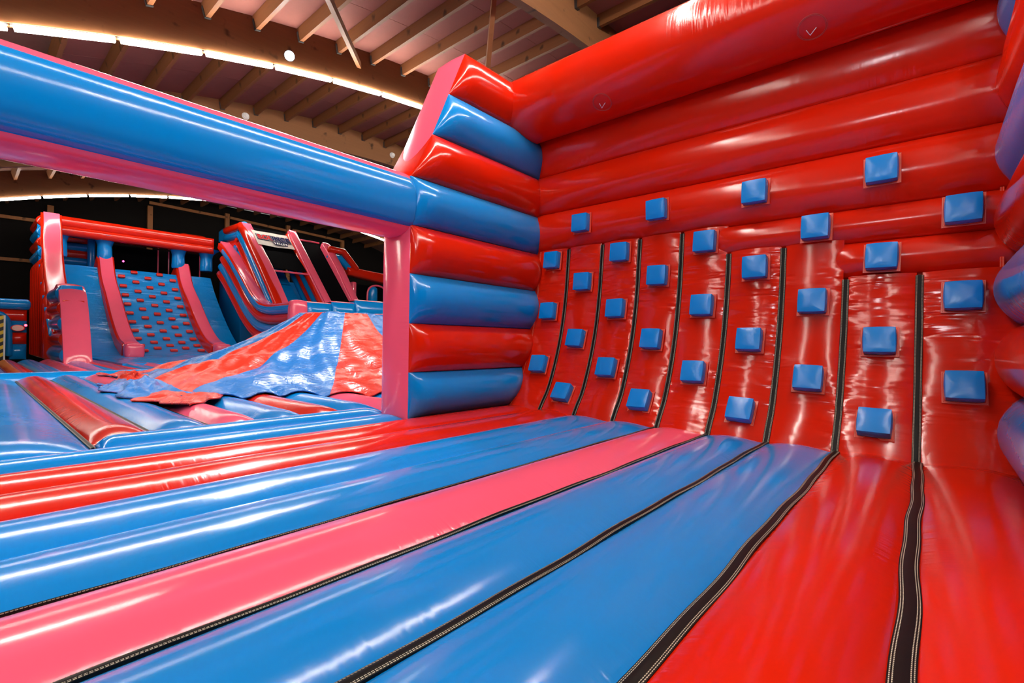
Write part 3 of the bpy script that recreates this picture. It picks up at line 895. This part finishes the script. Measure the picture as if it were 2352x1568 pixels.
# loose flap of cloth lying towards the left of the mountain
def flap(name, quad, mat, seed, h=0.1):
    P = [onZ(*q, 0.16) for q in quad]
    n = 26
    V, UV = [], []
    for i in range(n):
        for j in range(n):
            u, v = i / (n - 1), j / (n - 1)
            p = (P[0] * (1 - u) + P[1] * u) * (1 - v) + (P[3] * (1 - u) + P[2] * u) * v
            e = min(1, 6 * u * (1 - u)) * min(1, 6 * v * (1 - v))
            z = 0.145 + h * e * (0.8 + math.sin(9 * u + 5 * v + seed) * 0.5 + 0.4 * math.sin(17 * v - 8 * u + 2 * seed) + 0.25 * math.sin(31 * u + 23 * v))
            V.append((p[0] + 0.06 * math.sin(14 * v + seed), p[1] + 0.06 * math.sin(13 * u + seed), z)); UV.append((3 * u, v))
    V = np.array(V); idx = np.arange(n * n).reshape(n, n)
    q = np.stack([idx[:-1, :-1], idx[1:, :-1], idx[1:, 1:], idx[:-1, 1:]], -1).reshape(-1, 4)
    ring = np.concatenate([idx[:, 0], idx[-1, 1:], idx[-2::-1, -1], idx[0, -2:0:-1]]); r2 = np.roll(ring, -1)
    s_ = np.stack([ring, r2, r2 + n * n, ring + n * n], -1)[:, ::-1]
    V2 = V.copy(); V2[:, 2] -= 0.015
    me = mesh_np(name, np.concatenate([V, V2]), np.concatenate([q, q[:, ::-1] + n * n, s_]), np.concatenate([UV, UV]), None, True, 70)
    bm = bmesh.new(); bm.from_mesh(me); bmesh.ops.recalc_face_normals(bm, faces=list(bm.faces)); bm.to_mesh(me); bm.free()
    return put(name, me, am, [M[mat]])
flap('cloth_flap', [(215, 885), (300, 912), (440, 900), (345, 868)], 'blue_slack', 1.0, 0.09)
flap('cloth_flap', [(265, 868), (315, 878), (362, 868), (300, 862)], 'red_slack', 2.2, 0.09)
flap('cloth_flap', [(300, 914), (440, 926), (520, 905), (390, 894)], 'red_slack', 3.1, 0.035)

# ================================================================== BIG CLIMB-AND-SLIDE
s1 = thing('slide', (-28.0, 6.0, 0.0), 'wide blue triple slide with pink dividers and a red-studded climbing lane, far left', 'inflatable slide')
SP = catmull([(-24.6, 0.10), (-25.6, 0.24), (-26.7, 0.62), (-27.8, 1.30), (-29.1, 2.35), (-30.3, 3.50), (-31.0, 4.35)], 50)
def path_n(P):
    t = np.gradient(P, axis=0); t /= np.linalg.norm(t, axis=1)[:, None]
    return t
def ramp(name, P2, y0, y1, bulge, thick, mats, parent, off=0.0, **kw):
    """P2: (X, z) line of a ramp going up towards -X; face looks up and towards +X"""
    P2 = np.asarray(P2, float)
    t = path_n(P2)
    nn = np.stack([-t[:, 1], np.zeros(len(t)), t[:, 0]], -1)
    nn = np.where(nn[:, 2:3] < -1e-6, -nn, nn)
    nn = nn * np.sign(nn[len(nn) // 2, 2] if abs(nn[len(nn) // 2, 2]) > 1e-6 else 1)
    A = np.stack([P2[:, 0], np.full(len(P2), y0), P2[:, 1]], -1) + nn * off
    B = A.copy(); B[:, 1] = y1
    return strip(name, A, B, nn, bulge, thick, mats, parent, **kw)
for y0, y1 in ((2.92, 4.42), (4.98, 7.70), (8.28, 9.32)):
    ramp('slide_lane', SP, y0, y1, 0.03, 0.5, 'blue_ramp', s1, nv=9)
def divider(parent, P2, y, wd, h, off, side='red', ov=0.05):
    """red sausage body with a pink cap strip sewn along its top"""
    body = ramp('divider', P2, y - wd / 2 - ov, y + wd / 2 + ov, 0.13, h, side, parent, off=off - 0.13, nv=11, p=0.6, er=(0.06, 0.06))
    cap = ramp('divider_cap', P2, y - wd / 2 + 0.03, y + wd / 2 - 0.03, 0.035, 0.12, 'pink', parent, off=off - 0.005, nv=9, er=(0.08, 0.08))
    return body
DP = catmull([(-25.2, 0.55), (-26.0, 0.72), (-26.8, 1.08), (-27.8, 1.72), (-29.1, 2.75), (-30.4, 3.75), (-31.2, 4.95)], 40)
for y in (4.70, 7.99):
    divider(s1, DP, y, 0.56, 1.0, 0.16)
    me = puff_box('divider_foot', 0.55, 0.60, 0.56, 0.06, 0.05); me.materials.append(M['pink'])
    shared('divider_foot', me, s1, Matrix.Translation((-24.85, y, 0.10)))
# round blue posts flaring into the top beam
def lathe_post(parent, x, y, z0, z1, r):
    prof = [(r * 0.96, 0), (r * 1.03, 0.06), (r, 0.3), (r * 0.97, 0.6), (r * 1.15, 0.78), (r * 1.7, 0.93), (r * 2.15, 1.0), (r * 1.6, 1.04), (0.02, 1.05)]
    a = np.linspace(0, 2 * math.pi, 20, endpoint=False)
    V = np.array([(x + q * math.cos(t), y + q * math.sin(t), z0 + (z1 - z0) * f) for q, f in prof for t in a])
    idx = np.arange(len(V)).reshape(len(prof), 20); nx = np.roll(idx, -1, 1)
    q = [tuple(f) for f in np.stack([idx[:-1], nx[:-1], nx[1:], idx[1:]], -1).reshape(-1, 4)] + [tuple(idx[0][::-1])]
    UV = np.array([((z1 - z0) * f, 0.5 + 0.3 * math.cos(t)) for _, f in prof for t in a])
    return put('roof_post', mesh_np('roof_post', V, q, UV, None, True, 60), parent, [M['blue']])
for y in (4.68, 7.80, 9.15, 3.0):
    lathe_post(s1, -31.2, y, 4.75, 5.95, 0.30)
# top beam: two stacked red tubes, and the canopy edge behind
panel('top_beam', (-30.7, 2.85, 6.12), (-30.7, 9.38, 6.12), (-30.7, 2.85, 6.58), (-30.7, 9.38, 6.58), (1, 0, 0), 0.10, 0.7, 'red', s1, ds=0.4, nv=11, er=(0.15, 0.15), back=0.1)
panel('top_beam', (-30.7, 2.85, 5.72), (-30.7, 9.38, 5.72), (-30.7, 2.85, 6.12), (-30.7, 9.38, 6.12), (1, 0, 0), 0.12, 0.7, 'red', s1, ds=0.4, nv=11, er=(0.15, 0.15), back=0.1)
panel('top_beam', (-31.4, 7.9, 6.60), (-31.4, 9.38, 6.60), (-32.3, 7.9, 6.66), (-32.3, 9.38, 6.66), (0, 0, 1), 0.22, 0.3, 'red', s1, ds=0.4, nv=9, er=(0.3, 0.3))
# back of the platform: tubes behind the left lane, nets behind the others
zz = 4.2
for c in ('red', 'blue', 'red', 'blue', 'red'):
    panel('back_tube', (-33.0, 2.7, zz), (-33.0, 4.5, zz), (-33.0, 2.7, zz + 0.38), (-33.0, 4.5, zz + 0.38), (1, 0, 0), 0.12, 0.3, c, s1, nv=9, ds=0.3)
    zz += 0.38
box('platform', (-32.2, 6.05, 2.1), (2.2, 6.5, 4.2), 'blue', s1, 0.05)
box('corner_post', (-32.6, 4.35, 5.1), (0.45, 0.3, 1.9), 'blue', s1, 0.1, 3)
for y0, y1 in ((4.9, 7.25), (7.75, 9.3)):
    box('net_panel', (-32.9, (y0 + y1) / 2, 5.0), (0.03, y1 - y0, 1.7), 'net', s1)
    for y in (y0, y1):
        box('net_edge', (-32.86, y, 5.0), (0.05, 0.05, 1.7), 'pink', s1)
# red studs on the climbing lane
stud_me = puff_box('stud', 0.17, 0.27, 0.10, 0.02, 0.012, 5); stud_me.materials.append(M['block_red'])
SL = np.concatenate([[0], np.cumsum(np.linalg.norm(np.diff(SP, axis=0), axis=1))])
tt = path_n(SP)
for k in range(5):
    for r in range(10):
        sS = 1.25 + (r + (0.5 if k % 2 else 0.0)) * (SL[-1] - 1.35) / 9.6
        if sS > SL[-1] + 0.02:
            continue
        x = np.interp(sS, SL, SP[:, 0]); z = np.interp(sS, SL, SP[:, 1])
        t3 = np.array([np.interp(sS, SL, tt[:, 0]), 0, np.interp(sS, SL, tt[:, 1])]); t3 /= np.linalg.norm(t3)
        n3 = np.array([-t3[2], 0, t3[0]]); n3 = n3 if n3[2] > 0 else -n3
        c = np.array([x, 5.26 + 0.54 * k, z]) + n3 * 0.025
        shared('stud', stud_me, s1, frame(c, t3, np.cross(n3, t3), n3))
# left flank of the slide: sloping pink edge, stacked tubes, quilted red side
FP = catmull([(-24.6, 1.2), (-26.2, 2.2), (-27.7, 3.3), (-28.7, 4.4), (-29.2, 5.3), (-29.6, 6.45)], 36)
ramp('side_edge', FP, 2.26, 2.94, 0.10, 0.5, 'red', s1, nv=11, p=0.6, er=(0.1, 0.15), off=-0.1)
ramp('side_edge_cap', FP, 2.34, 2.86, 0.035, 0.1, 'pink', s1, nv=9, er=(0.1, 0.15), off=-0.005)
zz = 4.35
for k, c in enumerate(('blue', 'red', 'blue', 'red')):
    xf = float(np.interp(zz + 0.25, FP[:, 1], FP[:, 0])) - 0.35
    panel('side_tube', (xf, 2.32, zz), (-33.0, 2.32, zz), (xf, 2.32, zz + 0.5), (-33.0, 2.32, zz + 0.5), (0, -1, 0), 0.2, 0.5, c, s1, er=(0.1, 0.3), nv=11, ds=0.3)
    zz += 0.5
for k in range(9):
    # quilted lower flank: upright red tubes side by side
    x0 = -26.0 - 0.75 * k; x1 = x0 - 0.75
    zt = min(4.35, float(np.interp(-x0, -FP[:, 0], FP[:, 1])) - 0.3)
    zt2 = min(4.35, float(np.interp(-x1, -FP[:, 0], FP[:, 1])) - 0.3)
    panel('quilted_side', (x0, 2.32, 0.0), (x0, 2.32, max(zt, 0.9)), (x1, 2.32, 0.0), (x1, 2.32, max(zt2, 0.9)), (0, -1, 0), 0.20, 0.4, 'red', s1, nv=9, ds=0.3, er=(0.1, 0.4))
FP2 = FP.copy()
t_ = path_n(FP2)
tube('edge_tube', np.stack([FP2[::5, 0] - 0.62, np.full(len(FP2[::5]), 2.27), FP2[::5, 1] - 0.2], -1), 0.09, 'blue', s1)
# front pillar of the flank
PP = catmull([(-22.0, 0.02), (-22.45, 1.0), (-22.95, 1.9), (-23.5, 2.55), (-24.2, 2.85), (-24.9, 2.75)], 30)
ramp('front_pillar', PP, 2.28, 3.02, 0.07, 0.25, 'pink', s1, nv=11, er=(0.08, 0.1))
zz = 0.0
for k, c in enumerate(('blue', 'red', 'blue', 'red', 'blue')):
    z1 = zz + 0.56
    xf = float(np.interp((zz + z1) / 2, PP[:24, 1], PP[:24, 0])) - 0.12
    panel('pillar_tube', (xf, 2.36, zz), (-27.0, 2.36, zz), (xf, 2.36, z1), (-27.0, 2.36, z1), (0, -1, 0), 0.16, 0.56, c, s1, er=(0.2, 0.8), nv=11, ds=0.25, back=0.05)
    zz = z1
# rumpled blue landing mat in front of the lanes
n1, n2 = 70, 60
V, UV = [], []
for i in range(n1):
    for j in range(n2):
        x = -19.5 - 5.6 * i / (n1 - 1); y = 3.4 + 5.9 * j / (n2 - 1)
        e = min(1, 5 * (i / (n1 - 1))) * min(1, 8 * (j / (n2 - 1)) * (1 - j / (n2 - 1)))
        z = 0.11 + e * (0.05 + 0.05 * math.sin(1.5 * x + 0.55 * y) + 0.22 * math.exp(-((y - 6.35) / 0.8) ** 2 - ((x + 23.6) / 0.9) ** 2) + 0.014 * math.sin(14 * x + 2.0 * math.sin(y)))
        V.append((x, y, z)); UV.append((x, j / (n2 - 1)))
V = np.array(V); idx = np.arange(n1 * n2).reshape(n1, n2)
q = np.stack([idx[:-1, :-1], idx[1:, :-1], idx[1:, 1:], idx[:-1, 1:]], -1).reshape(-1, 4)[:, ::-1]
ring = np.concatenate([idx[:, 0], idx[-1, 1:], idx[-2::-1, -1], idx[0, -2:0:-1]]); r2 = np.roll(ring, -1)
s_ = np.stack([ring, r2, r2 + n1 * n2, ring + n1 * n2], -1)
V2 = V.copy(); V2[:, 2] = -0.3
tag(put('landing_mat', mesh_np('landing_mat', np.concatenate([V, V2]), np.concatenate([q, q[:, ::-1] + n1 * n2, s_]), np.concatenate([UV, UV]), None, True, 60), s1, [M['blue']]), 'rippled blue landing mat')

# ================================================================== TALL SLIDE WITH NETS
s2 = thing('slide', (-26.0, 12.0, 0.0), 'tall steep slide with pink edges, black nets and a white banner', 'inflatable slide')
def offs(P2, d):
    t = path_n(P2); n = np.stack([-t[:, 1], t[:, 0]], -1)
    n = np.where((n[:, 1] < 0)[:, None], -n, n)
    return P2 - n * d
D0 = catmull([(-21.1, 2.62), (-22.4, 2.60), (-23.7, 2.62), (-25.0, 2.92), (-26.7, 4.06), (-28.5, 5.38), (-30.2, 6.42)], 44)
def stack_side(parent, P2, y, seq, r=0.25):
    for d, c in seq:
        Q = offs(P2, d)[::4]
        tube('side_tube', np.stack([Q[:, 0], np.full(len(Q), y), Q[:, 1]], -1), r, c, parent, n=12, res=30)
divider(s2, D0, 9.80, 0.56, 0.3, 0.0)
stack_side(s2, D0, 9.66, ((0.28, 'blue'), (0.74, 'red'), (1.2, 'blue'), (1.66, 'red')))
me = puff_box('end_cap', 0.45, 0.72, 2.6, 0.1, 0.06); me.materials.append(M['pink'])
shared('end_cap', me, s2, Matrix.Translation((-21.1, 9.78, 0.05)))
D1 = catmull([(-23.6, 2.45), (-24.2, 3.0), (-25.6, 4.46), (-27.3, 6.0), (-28.9, 7.42)], 36)
D1b = catmull([(-23.6, 2.45), (-25.6, 4.46), (-27.3, 6.0), (-28.8, 7.3), (-29.6, 7.42), (-32.4, 7.5)], 40)
divider(s2, D1, 10.42, 0.52, 0.3, 0.0)
stack_side(s2, D1b, 10.22, ((0.22, 'red'), (0.66, 'blue'), (1.1, 'red'), (1.5, 'blue')), 0.23)
panel('crown', (-29.0, 10.15, 7.3), (-32.4, 10.15, 7.35), (-29.0, 10.7, 7.3), (-32.4, 10.7, 7.35), (0, 0, 1), 0.25, 0.6, 'blue', s2, er=(0.2, 0.2), nv=9, ds=0.3)
D2 = catmull([(-23.6, 2.6), (-24.4, 3.4), (-26.0, 5.01), (-27.6, 6.62), (-28.3, 7.35)], 30)
divider(s2, D2, 12.72, 0.46, 0.3, 0.0, 'pink', 0.0)
stack_side(s2, D2, 12.6, ((0.36, 'red'), (0.72, 'blue'), (1.05, 'red'), (1.45, 'blue')), 0.22)
D3 = catmull([(-23.6, 2.9), (-24.4, 3.75), (-25.4, 4.94), (-26.9, 6.45), (-27.3, 6.75)], 30)
divider(s2, D3, 14.25, 0.44, 0.5, 0.0, 'pink', 0.0)
LP = offs(D1, 1.6)
ramp('slide_lane', LP, 10.6, 12.3, 0.02, 0.3, 'blue_ramp', s2, nv=7)
# nets hung between the pink edges
def net(P2, y0, y1, z0, z1, d=0.06):
    Q = offs(P2, d); Q = Q[(Q[:, 1] >= z0) & (Q[:, 1] <= z1)]
    return ramp('net', Q, y0, y1, 0.0, 0.02, 'net', s2, nv=3)
net(D1, 10.66, 12.5, 4.55, 7.3)
net(D2, 12.83, 14.05, 2.9, 6.75)
nb = offs(D1, 0.05); kb = int(np.argmin(np.abs(nb[:, 1] - 4.55)))
tube('net_edge', [(nb[kb][0], 10.62, nb[kb][1]), (nb[kb][0], 12.55, nb[kb][1])], 0.05, 'pink', s2, n=8, smooth_path=False)
nb2 = offs(D2, 0.05); kb2 = int(np.argmin(np.abs(nb2[:, 1] - 6.75)))
tube('net_edge', [(nb2[kb2][0], 12.62, nb2[kb2][1]), (nb2[kb2][0], 14.1, nb2[kb2][1])], 0.05, 'pink', s2, n=8, smooth_path=False)
box('platform', (-31.0, 12.3, 2.2), (3.4, 4.0, 4.4), 'blue', s2, 0.05)
# low barrier across the front of the slide
for y0, y1, zt in ((10.1, 11.3, 2.62), (11.3, 12.5, 2.72), (12.5, 16.0, 2.88)):
    o = panel('barrier_tube', (-21.0, y0, 1.78), (-21.0, y1, 1.78), (-21.0, y0, zt), (-21.0, y1, zt), (1, 0, 0), 0.2, 0.5, 'blue', s2, er=(0.25, 0.25), nv=13, ds=0.15)
    panel('barrier_top', (-21.02, y0, zt), (-21.02, y1, zt), (-21.5, y0, zt), (-21.5, y1, zt), (0, 0, 1), 0.07, 0.05, 'pink', s2, nv=7, ds=0.3)
for z0, c in ((0.0, 'red'), (0.6, 'blue'), (1.2, 'red')):
    panel('barrier_tube', (-21.0, 10.1, z0), (-21.0, 16.0, z0), (-21.0, 10.1, z0 + 0.59), (-21.0, 16.0, z0 + 0.59), (1, 0, 0), 0.15, 0.5, c, s2, nv=9, ds=0.4)

# banner with print
def bn_pt(px, py):
    """point on the net plane of the tall slide (between D1's ends)"""
    a = np.array([-25.6, 4.46]); b = np.array([-28.9, 7.42])
    d2 = b - a; n2 = np.array([d2[1], -d2[0]]); n2 = n2 / np.linalg.norm(n2)
    if n2[1] < 0: n2 = -n2
    d = ray(px, py)
    den = d[0] * n2[0] + d[2] * n2[1]
    t = ((a[0] - CAM[0]) * n2[0] + (a[1] - CAM[2]) * n2[1] + 0.06) / den
    return CAM + d * t
q = [bn_pt(576, 527), bn_pt(661, 541), bn_pt(676, 572), bn_pt(594, 561)]
bo = q[3]
bx = q[2] - q[3]; by = q[0] - q[3]
bxu = np.array([0, 1.0, 0]); Wb = float(np.dot((q[1] + q[2] - q[0] - q[3]) / 2, bxu))
sl_ = np.array([-28.9 + 25.6, 0, 7.42 - 4.46]); sl_ /= np.linalg.norm(sl_)
Hb = float(np.dot((q[0] + q[1] - q[2] - q[3]) / 2, sl_))
cb = sum(q) / 4
bnz = np.cross(bxu, sl_)
print('banner', Wb, Hb, cb)
bn = thing('banner', cb, 'white banner with red and navy lettering hanging on the black net', 'banner')
bn.matrix_basis = frame(cb, bxu, sl_, bnz)
def child(nm, me, mat, par=bn):
    me.materials.append(M[mat]); o = bpy.data.objects.new(nm, me); col.objects.link(o); o.parent = par; return o
n = 24
V = []; 
for i in range(n):
    for j in range(8):
        u, v = i / (n - 1) - 0.5, j / 7 - 0.5
        V.append((u * Wb, v * Hb - 0.04 * (1 - 4 * u * u), 0.012 * math.sin(9 * u + 3 * v)))
idx = np.arange(n * 8).reshape(n, 8)
qq = np.stack([idx[:-1, :-1], idx[1:, :-1], idx[1:, 1:], idx[:-1, 1:]], -1).reshape(-1, 4)
V = np.array(V); V2 = V.copy(); V2[:, 2] -= 0.012
ring = np.concatenate([idx[:, 0], idx[-1, 1:], idx[-2::-1, -1], idx[0, -2:0:-1]]); r2 = np.roll(ring, -1)
s_ = np.stack([ring, r2, r2 + n * 8, ring + n * 8], -1)[:, ::-1]
child('cloth', mesh_np('cloth', np.concatenate([V, V2]), np.concatenate([qq, qq[:, ::-1] + n * 8, s_]), None, None, True, 50), 'banner')
def text_mesh(body, size, offset, extrude):
    cu = bpy.data.curves.new('lettering', 'FONT'); cu.body = body; cu.size = size; cu.offset = offset; cu.extrude = extrude
    cu.align_x = 'CENTER'; cu.align_y = 'CENTER'; cu.resolution_u = 3; cu.space_character = 1.06
    to = bpy.data.objects.new('lettering_curve', cu); col.objects.link(to)
    dg = bpy.context.evaluated_depsgraph_get()
    me = bpy.data.meshes.new_from_object(to.evaluated_get(dg))
    bpy.data.objects.remove(to)
    me.name = 'lettering'; me.materials.clear()
    return me
TS = Wb * 0.205
def lettering(body, size, off, zz, mat, x, y):
    o = child('lettering', text_mesh(body, size, off, 0.003), mat); o.location = (x, y, zz); o.scale = (1, 1.35, 1); return o
lettering('BOUNCE', TS, 0.07, 0.022, 'navy', 0.02, 0.02)
lettering('BOUNCE', TS, 0.036, 0.030, 'white', 0.02, 0.02)
wch = TS * 0.70
for k, (chx, mt) in enumerate(zip('BOUNCE', ('redprint', 'redprint', 'redprint', 'navy', 'navy', 'navy'))):
    pass
def split_text(body, size, off, zz, x, y, mats):
    me = text_mesh(body, size, off, 0.003)
    xsx = np.array([v.co.x for v in me.vertices]); lo, hi = xsx.min(), xsx.max()
    me.materials.append(M[mats[0]]); me.materials.append(M[mats[1]])
    for p_ in me.polygons:
        p_.material_index = 0 if p_.center.x < lo + (hi - lo) * 0.42 else 1
    o = bpy.data.objects.new('lettering', me); col.objects.link(o); o.parent = bn; o.location = (x, y, zz); o.scale = (1, 1.35, 1)
split_text('BOUNCE', TS, 0.024, 0.038, 0.02, 0.02, ('redprint', 'navy'))
lettering('VALLEY', TS * 0.5, 0.05, 0.024, 'navy', Wb * 0.14, -Hb * 0.30)
lettering('VALLEY', TS * 0.5, 0.008, 0.033, 'white', Wb * 0.14, -Hb * 0.30)

# ================================================================== OBSTACLE RUN right of the tall slide
oc = thing('obstacle_run', (-25.5, 16.2, 0.0), 'red framed obstacle run with black netting, half hidden behind the magenta post', 'inflatable obstacle')
XO = -26.5
fp = [onX(*p, XO) for p in ((757, 572), (788, 578), (818, 618))]
tube('frame_tube', fp, 0.2, 'red', oc, n=12, smooth_path=False)
fp = [onX(*p, XO - 0.15) for p in ((755, 590), (780, 593), (800, 615))]
tube('frame_tube', fp, 0.2, 'blue', oc, n=12, smooth_path=False)
a, b = onX(797, 612, XO), onX(905, 634, XO)
c_, d_ = onX(800, 630, XO), onX(905, 655, XO)
panel('top_beam', c_, d_, a, b, (1, 0, 0), 0.12, 0.6, 'red', oc, ds=0.3, nv=11, er=(0.1, 0.1))
ca, cb2 = onX(808, 632, XO - 0.1), onX(905, 657, XO - 0.1)
box('net', (XO - 0.2, (ca[1] + cb2[1]) / 2, 2.4), (0.04, cb2[1] - ca[1], 4.0), 'net', oc)
box('end_post', (XO - 0.1, onX(812, 640, XO)[1], 2.3), (0.5, 0.3, 4.4), 'pink', oc, 0.1, 3)
pts = [onX(*p, XO + 0.05) for p in ((843, 692), (845, 668), (853, 658), (866, 656), (878, 660), (886, 670), (888, 692))]
tube('door_arch', pts, 0.06, 'pink', oc, n=8)
tube('inner_column', [onX(855, 695, XO - 0.15), onX(855, 664, XO - 0.15)], 0.32, 'blue', oc, n=12, smooth_path=False)
box('base_tube', (XO, 16.5, 0.6), (0.8, 4.0, 1.3), 'blue', oc, 0.15, 3)

# ================================================================== ENTRANCE at the far left
en = thing('entrance_arch', (-27.5, 0.9, 0.0), 'blue and red inflatable entrance with yellow-black hazard stripes at the left edge', 'inflatable arch')
XE = -27.5
def ept(px, py): return onX(px, py, XE)
yR, yL = ept(62, 700)[1], ept(0, 700)[1] - 1.2
yP = ept(22, 760)[1]
zt, z2, z3 = ept(30, 686)[2], ept(30, 711)[2], ept(30, 736)[2]
tube('top_tube', [(XE, yL, (zt + z2) / 2), (XE, yR, (zt + z2) / 2)], (zt - z2) / 2, 'blue', en, n=18, smooth_path=False)
panel('lintel', (XE, yL, z3), (XE, yR, z3), (XE, yL, z2), (XE, yR, z2), (1, 0, 0), 0.14, 0.6, 'red', en, nv=11, ds=0.3, er=(0.1, 0.1))
zs = [z3, ept(30, 763)[2], ept(30, 790)[2], 0.0]
for k, c in enumerate(('blue', 'red', 'blue')):
    panel('post_tube', (XE, yP, zs[k + 1]), (XE, yR, zs[k + 1]), (XE, yP, zs[k]), (XE, yR, zs[k]), (1, 0, 0), 0.16, 0.6, c, en, nv=11, ds=0.1, er=(0.2, 0.2))
pts = [ept(20, 815), ept(20, 760), ept(16, 735), ept(4, 722), ept(-12, 720)]
tube('arch_trim', [p + np.array([0.1, 0, 0]) for p in pts], 0.1, 'blue', en, n=10)
# round white badge
bc = ept(40, 753) + np.array([0.19, 0, 0])
a = np.linspace(0, 2 * math.pi, 28, endpoint=False)
def disc(nm, c, rx, ry, th, mat):
    V = [(c[0] + dx, c[1] + rx * math.cos(t), c[2] + ry * math.sin(t)) for dx in (th, 0) for t in a]
    Fq = [tuple(range(28)), tuple(range(55, 27, -1))] + [(i, 28 + i, 28 + (i + 1) % 28, (i + 1) % 28) for i in range(28)]
    return put(nm, mesh_np(nm, V, Fq, None, None, False), en, [M[mat]])
disc('badge', bc, 0.20, 0.13, 0.02, 'redprint')
disc('badge', bc + np.array([0.012, 0, 0]), 0.17, 0.11, 0.02, 'banner')
# hazard board standing in the opening
hb = thing('hazard_board', (XE + 0.9, 0.2, 0.0), 'yellow and black striped hazard board in a white frame at the left edge', 'sign')
XH = XE + 0.9
p0, p1 = onX(-40, 812, XH), onX(13, 724, XH)
y0h, y1h, z0h, z1h = p0[1], p1[1], 0.02, p1[2]
box('board', (XH, (y0h + y1h) / 2, (z0h + z1h) / 2), (0.06, y1h - y0h, z1h - z0h), 'yellow', hb)
ns = 8
pz = (z1h - z0h) / 6.0
for k in range(-3, 8):
    zb = z0h + k * pz
    poly = []
    ww = y1h - y0h
    P4 = [(y0h, zb), (y1h, zb + ww * 0.55), (y1h, zb + ww * 0.55 + pz * 0.5), (y0h, zb + pz * 0.5)]
    # clip in z
    out = []
    for i in range(4):
        (ya, za), (yb, zb_) = P4[i], P4[(i + 1) % 4]
        m_ = 12
        for j in range(m_):
            f = j / m_
            out.append((ya + (yb - ya) * f, min(max(za + (zb_ - za) * f, z0h), z1h)))
    zs_ = [o_[1] for o_ in out]
    if max(zs_) - min(zs_) < 0.02:
        continue
    V = [(XH + 0.034, y_, z_) for y_, z_ in out] + [(XH + 0.02, y_, z_) for y_, z_ in out]
    nn_ = len(out)
    put('stripe', mesh_np('stripe', V, [tuple(range(nn_))], None, None, False), hb, [M['blackprint']])
box('pole', (XH + 0.05, onX(10, 770, XH)[1], (z0h + z1h) / 2), (0.05, 0.05, z1h - z0h), 'white', hb)
# little signal lamps
def led(px, py, X, mat, label):
    c = onX(px, py, X)
    e = thing('signal_lamp', c, label, 'lamp')
    bm = bmesh.new(); bmesh.ops.create_uvsphere(bm, u_segments=12, v_segments=8, radius=0.045)
    me = bpy.data.meshes.new('bulb'); bm.to_mesh(me); bm.free(); me.materials.append(M[mat])
    o = bpy.data.objects.new('bulb', me); col.objects.link(o); o.parent = e; o.location = (0.03, 0, 0)
    me = box_mesh('socket', (-0.04, 0, 0), (0.08, 0.1, 0.1), 0.015); me.materials.append(M['steel'])
    o = bpy.data.objects.new('socket', me); col.objects.link(o); o.parent = e
led(283, 600, -32.7, 'led_pink', 'tiny pink signal lamp glowing on the black net above the studded lane')
led(59, 747, -27.2, 'led_red', 'tiny red signal lamp beside the entrance and the quilted slide flank')
# small round fittings on the third arch
for (px, py), lab in (((565, 266), 'small grey round detector on the far roof beam, left of two'), ((902, 356), 'small grey round detector on the far roof beam, right of two')):
    c = onX(px, py, -17.45)
    e = thing('detector', c, lab, 'detector', 'detectors on the beam')
    bm = bmesh.new(); bmesh.ops.create_cone(bm, cap_ends=True, segments=16, radius1=0.12, radius2=0.09, depth=0.08)
    me = bpy.data.meshes.new('base'); bm.to_mesh(me); bm.free(); me.materials.append(M['white'])
    o = bpy.data.objects.new('base', me); col.objects.link(o); o.parent = e; o.rotation_euler = (0, math.pi / 2, 0)
    bm = bmesh.new(); bmesh.ops.create_uvsphere(bm, u_segments=12, v_segments=8, radius=0.07)
    me = bpy.data.meshes.new('dome'); bm.to_mesh(me); bm.free(); me.materials.append(M['white'])
    o = bpy.data.objects.new('dome', me); col.objects.link(o); o.parent = e; o.location = (0.05, 0, 0)
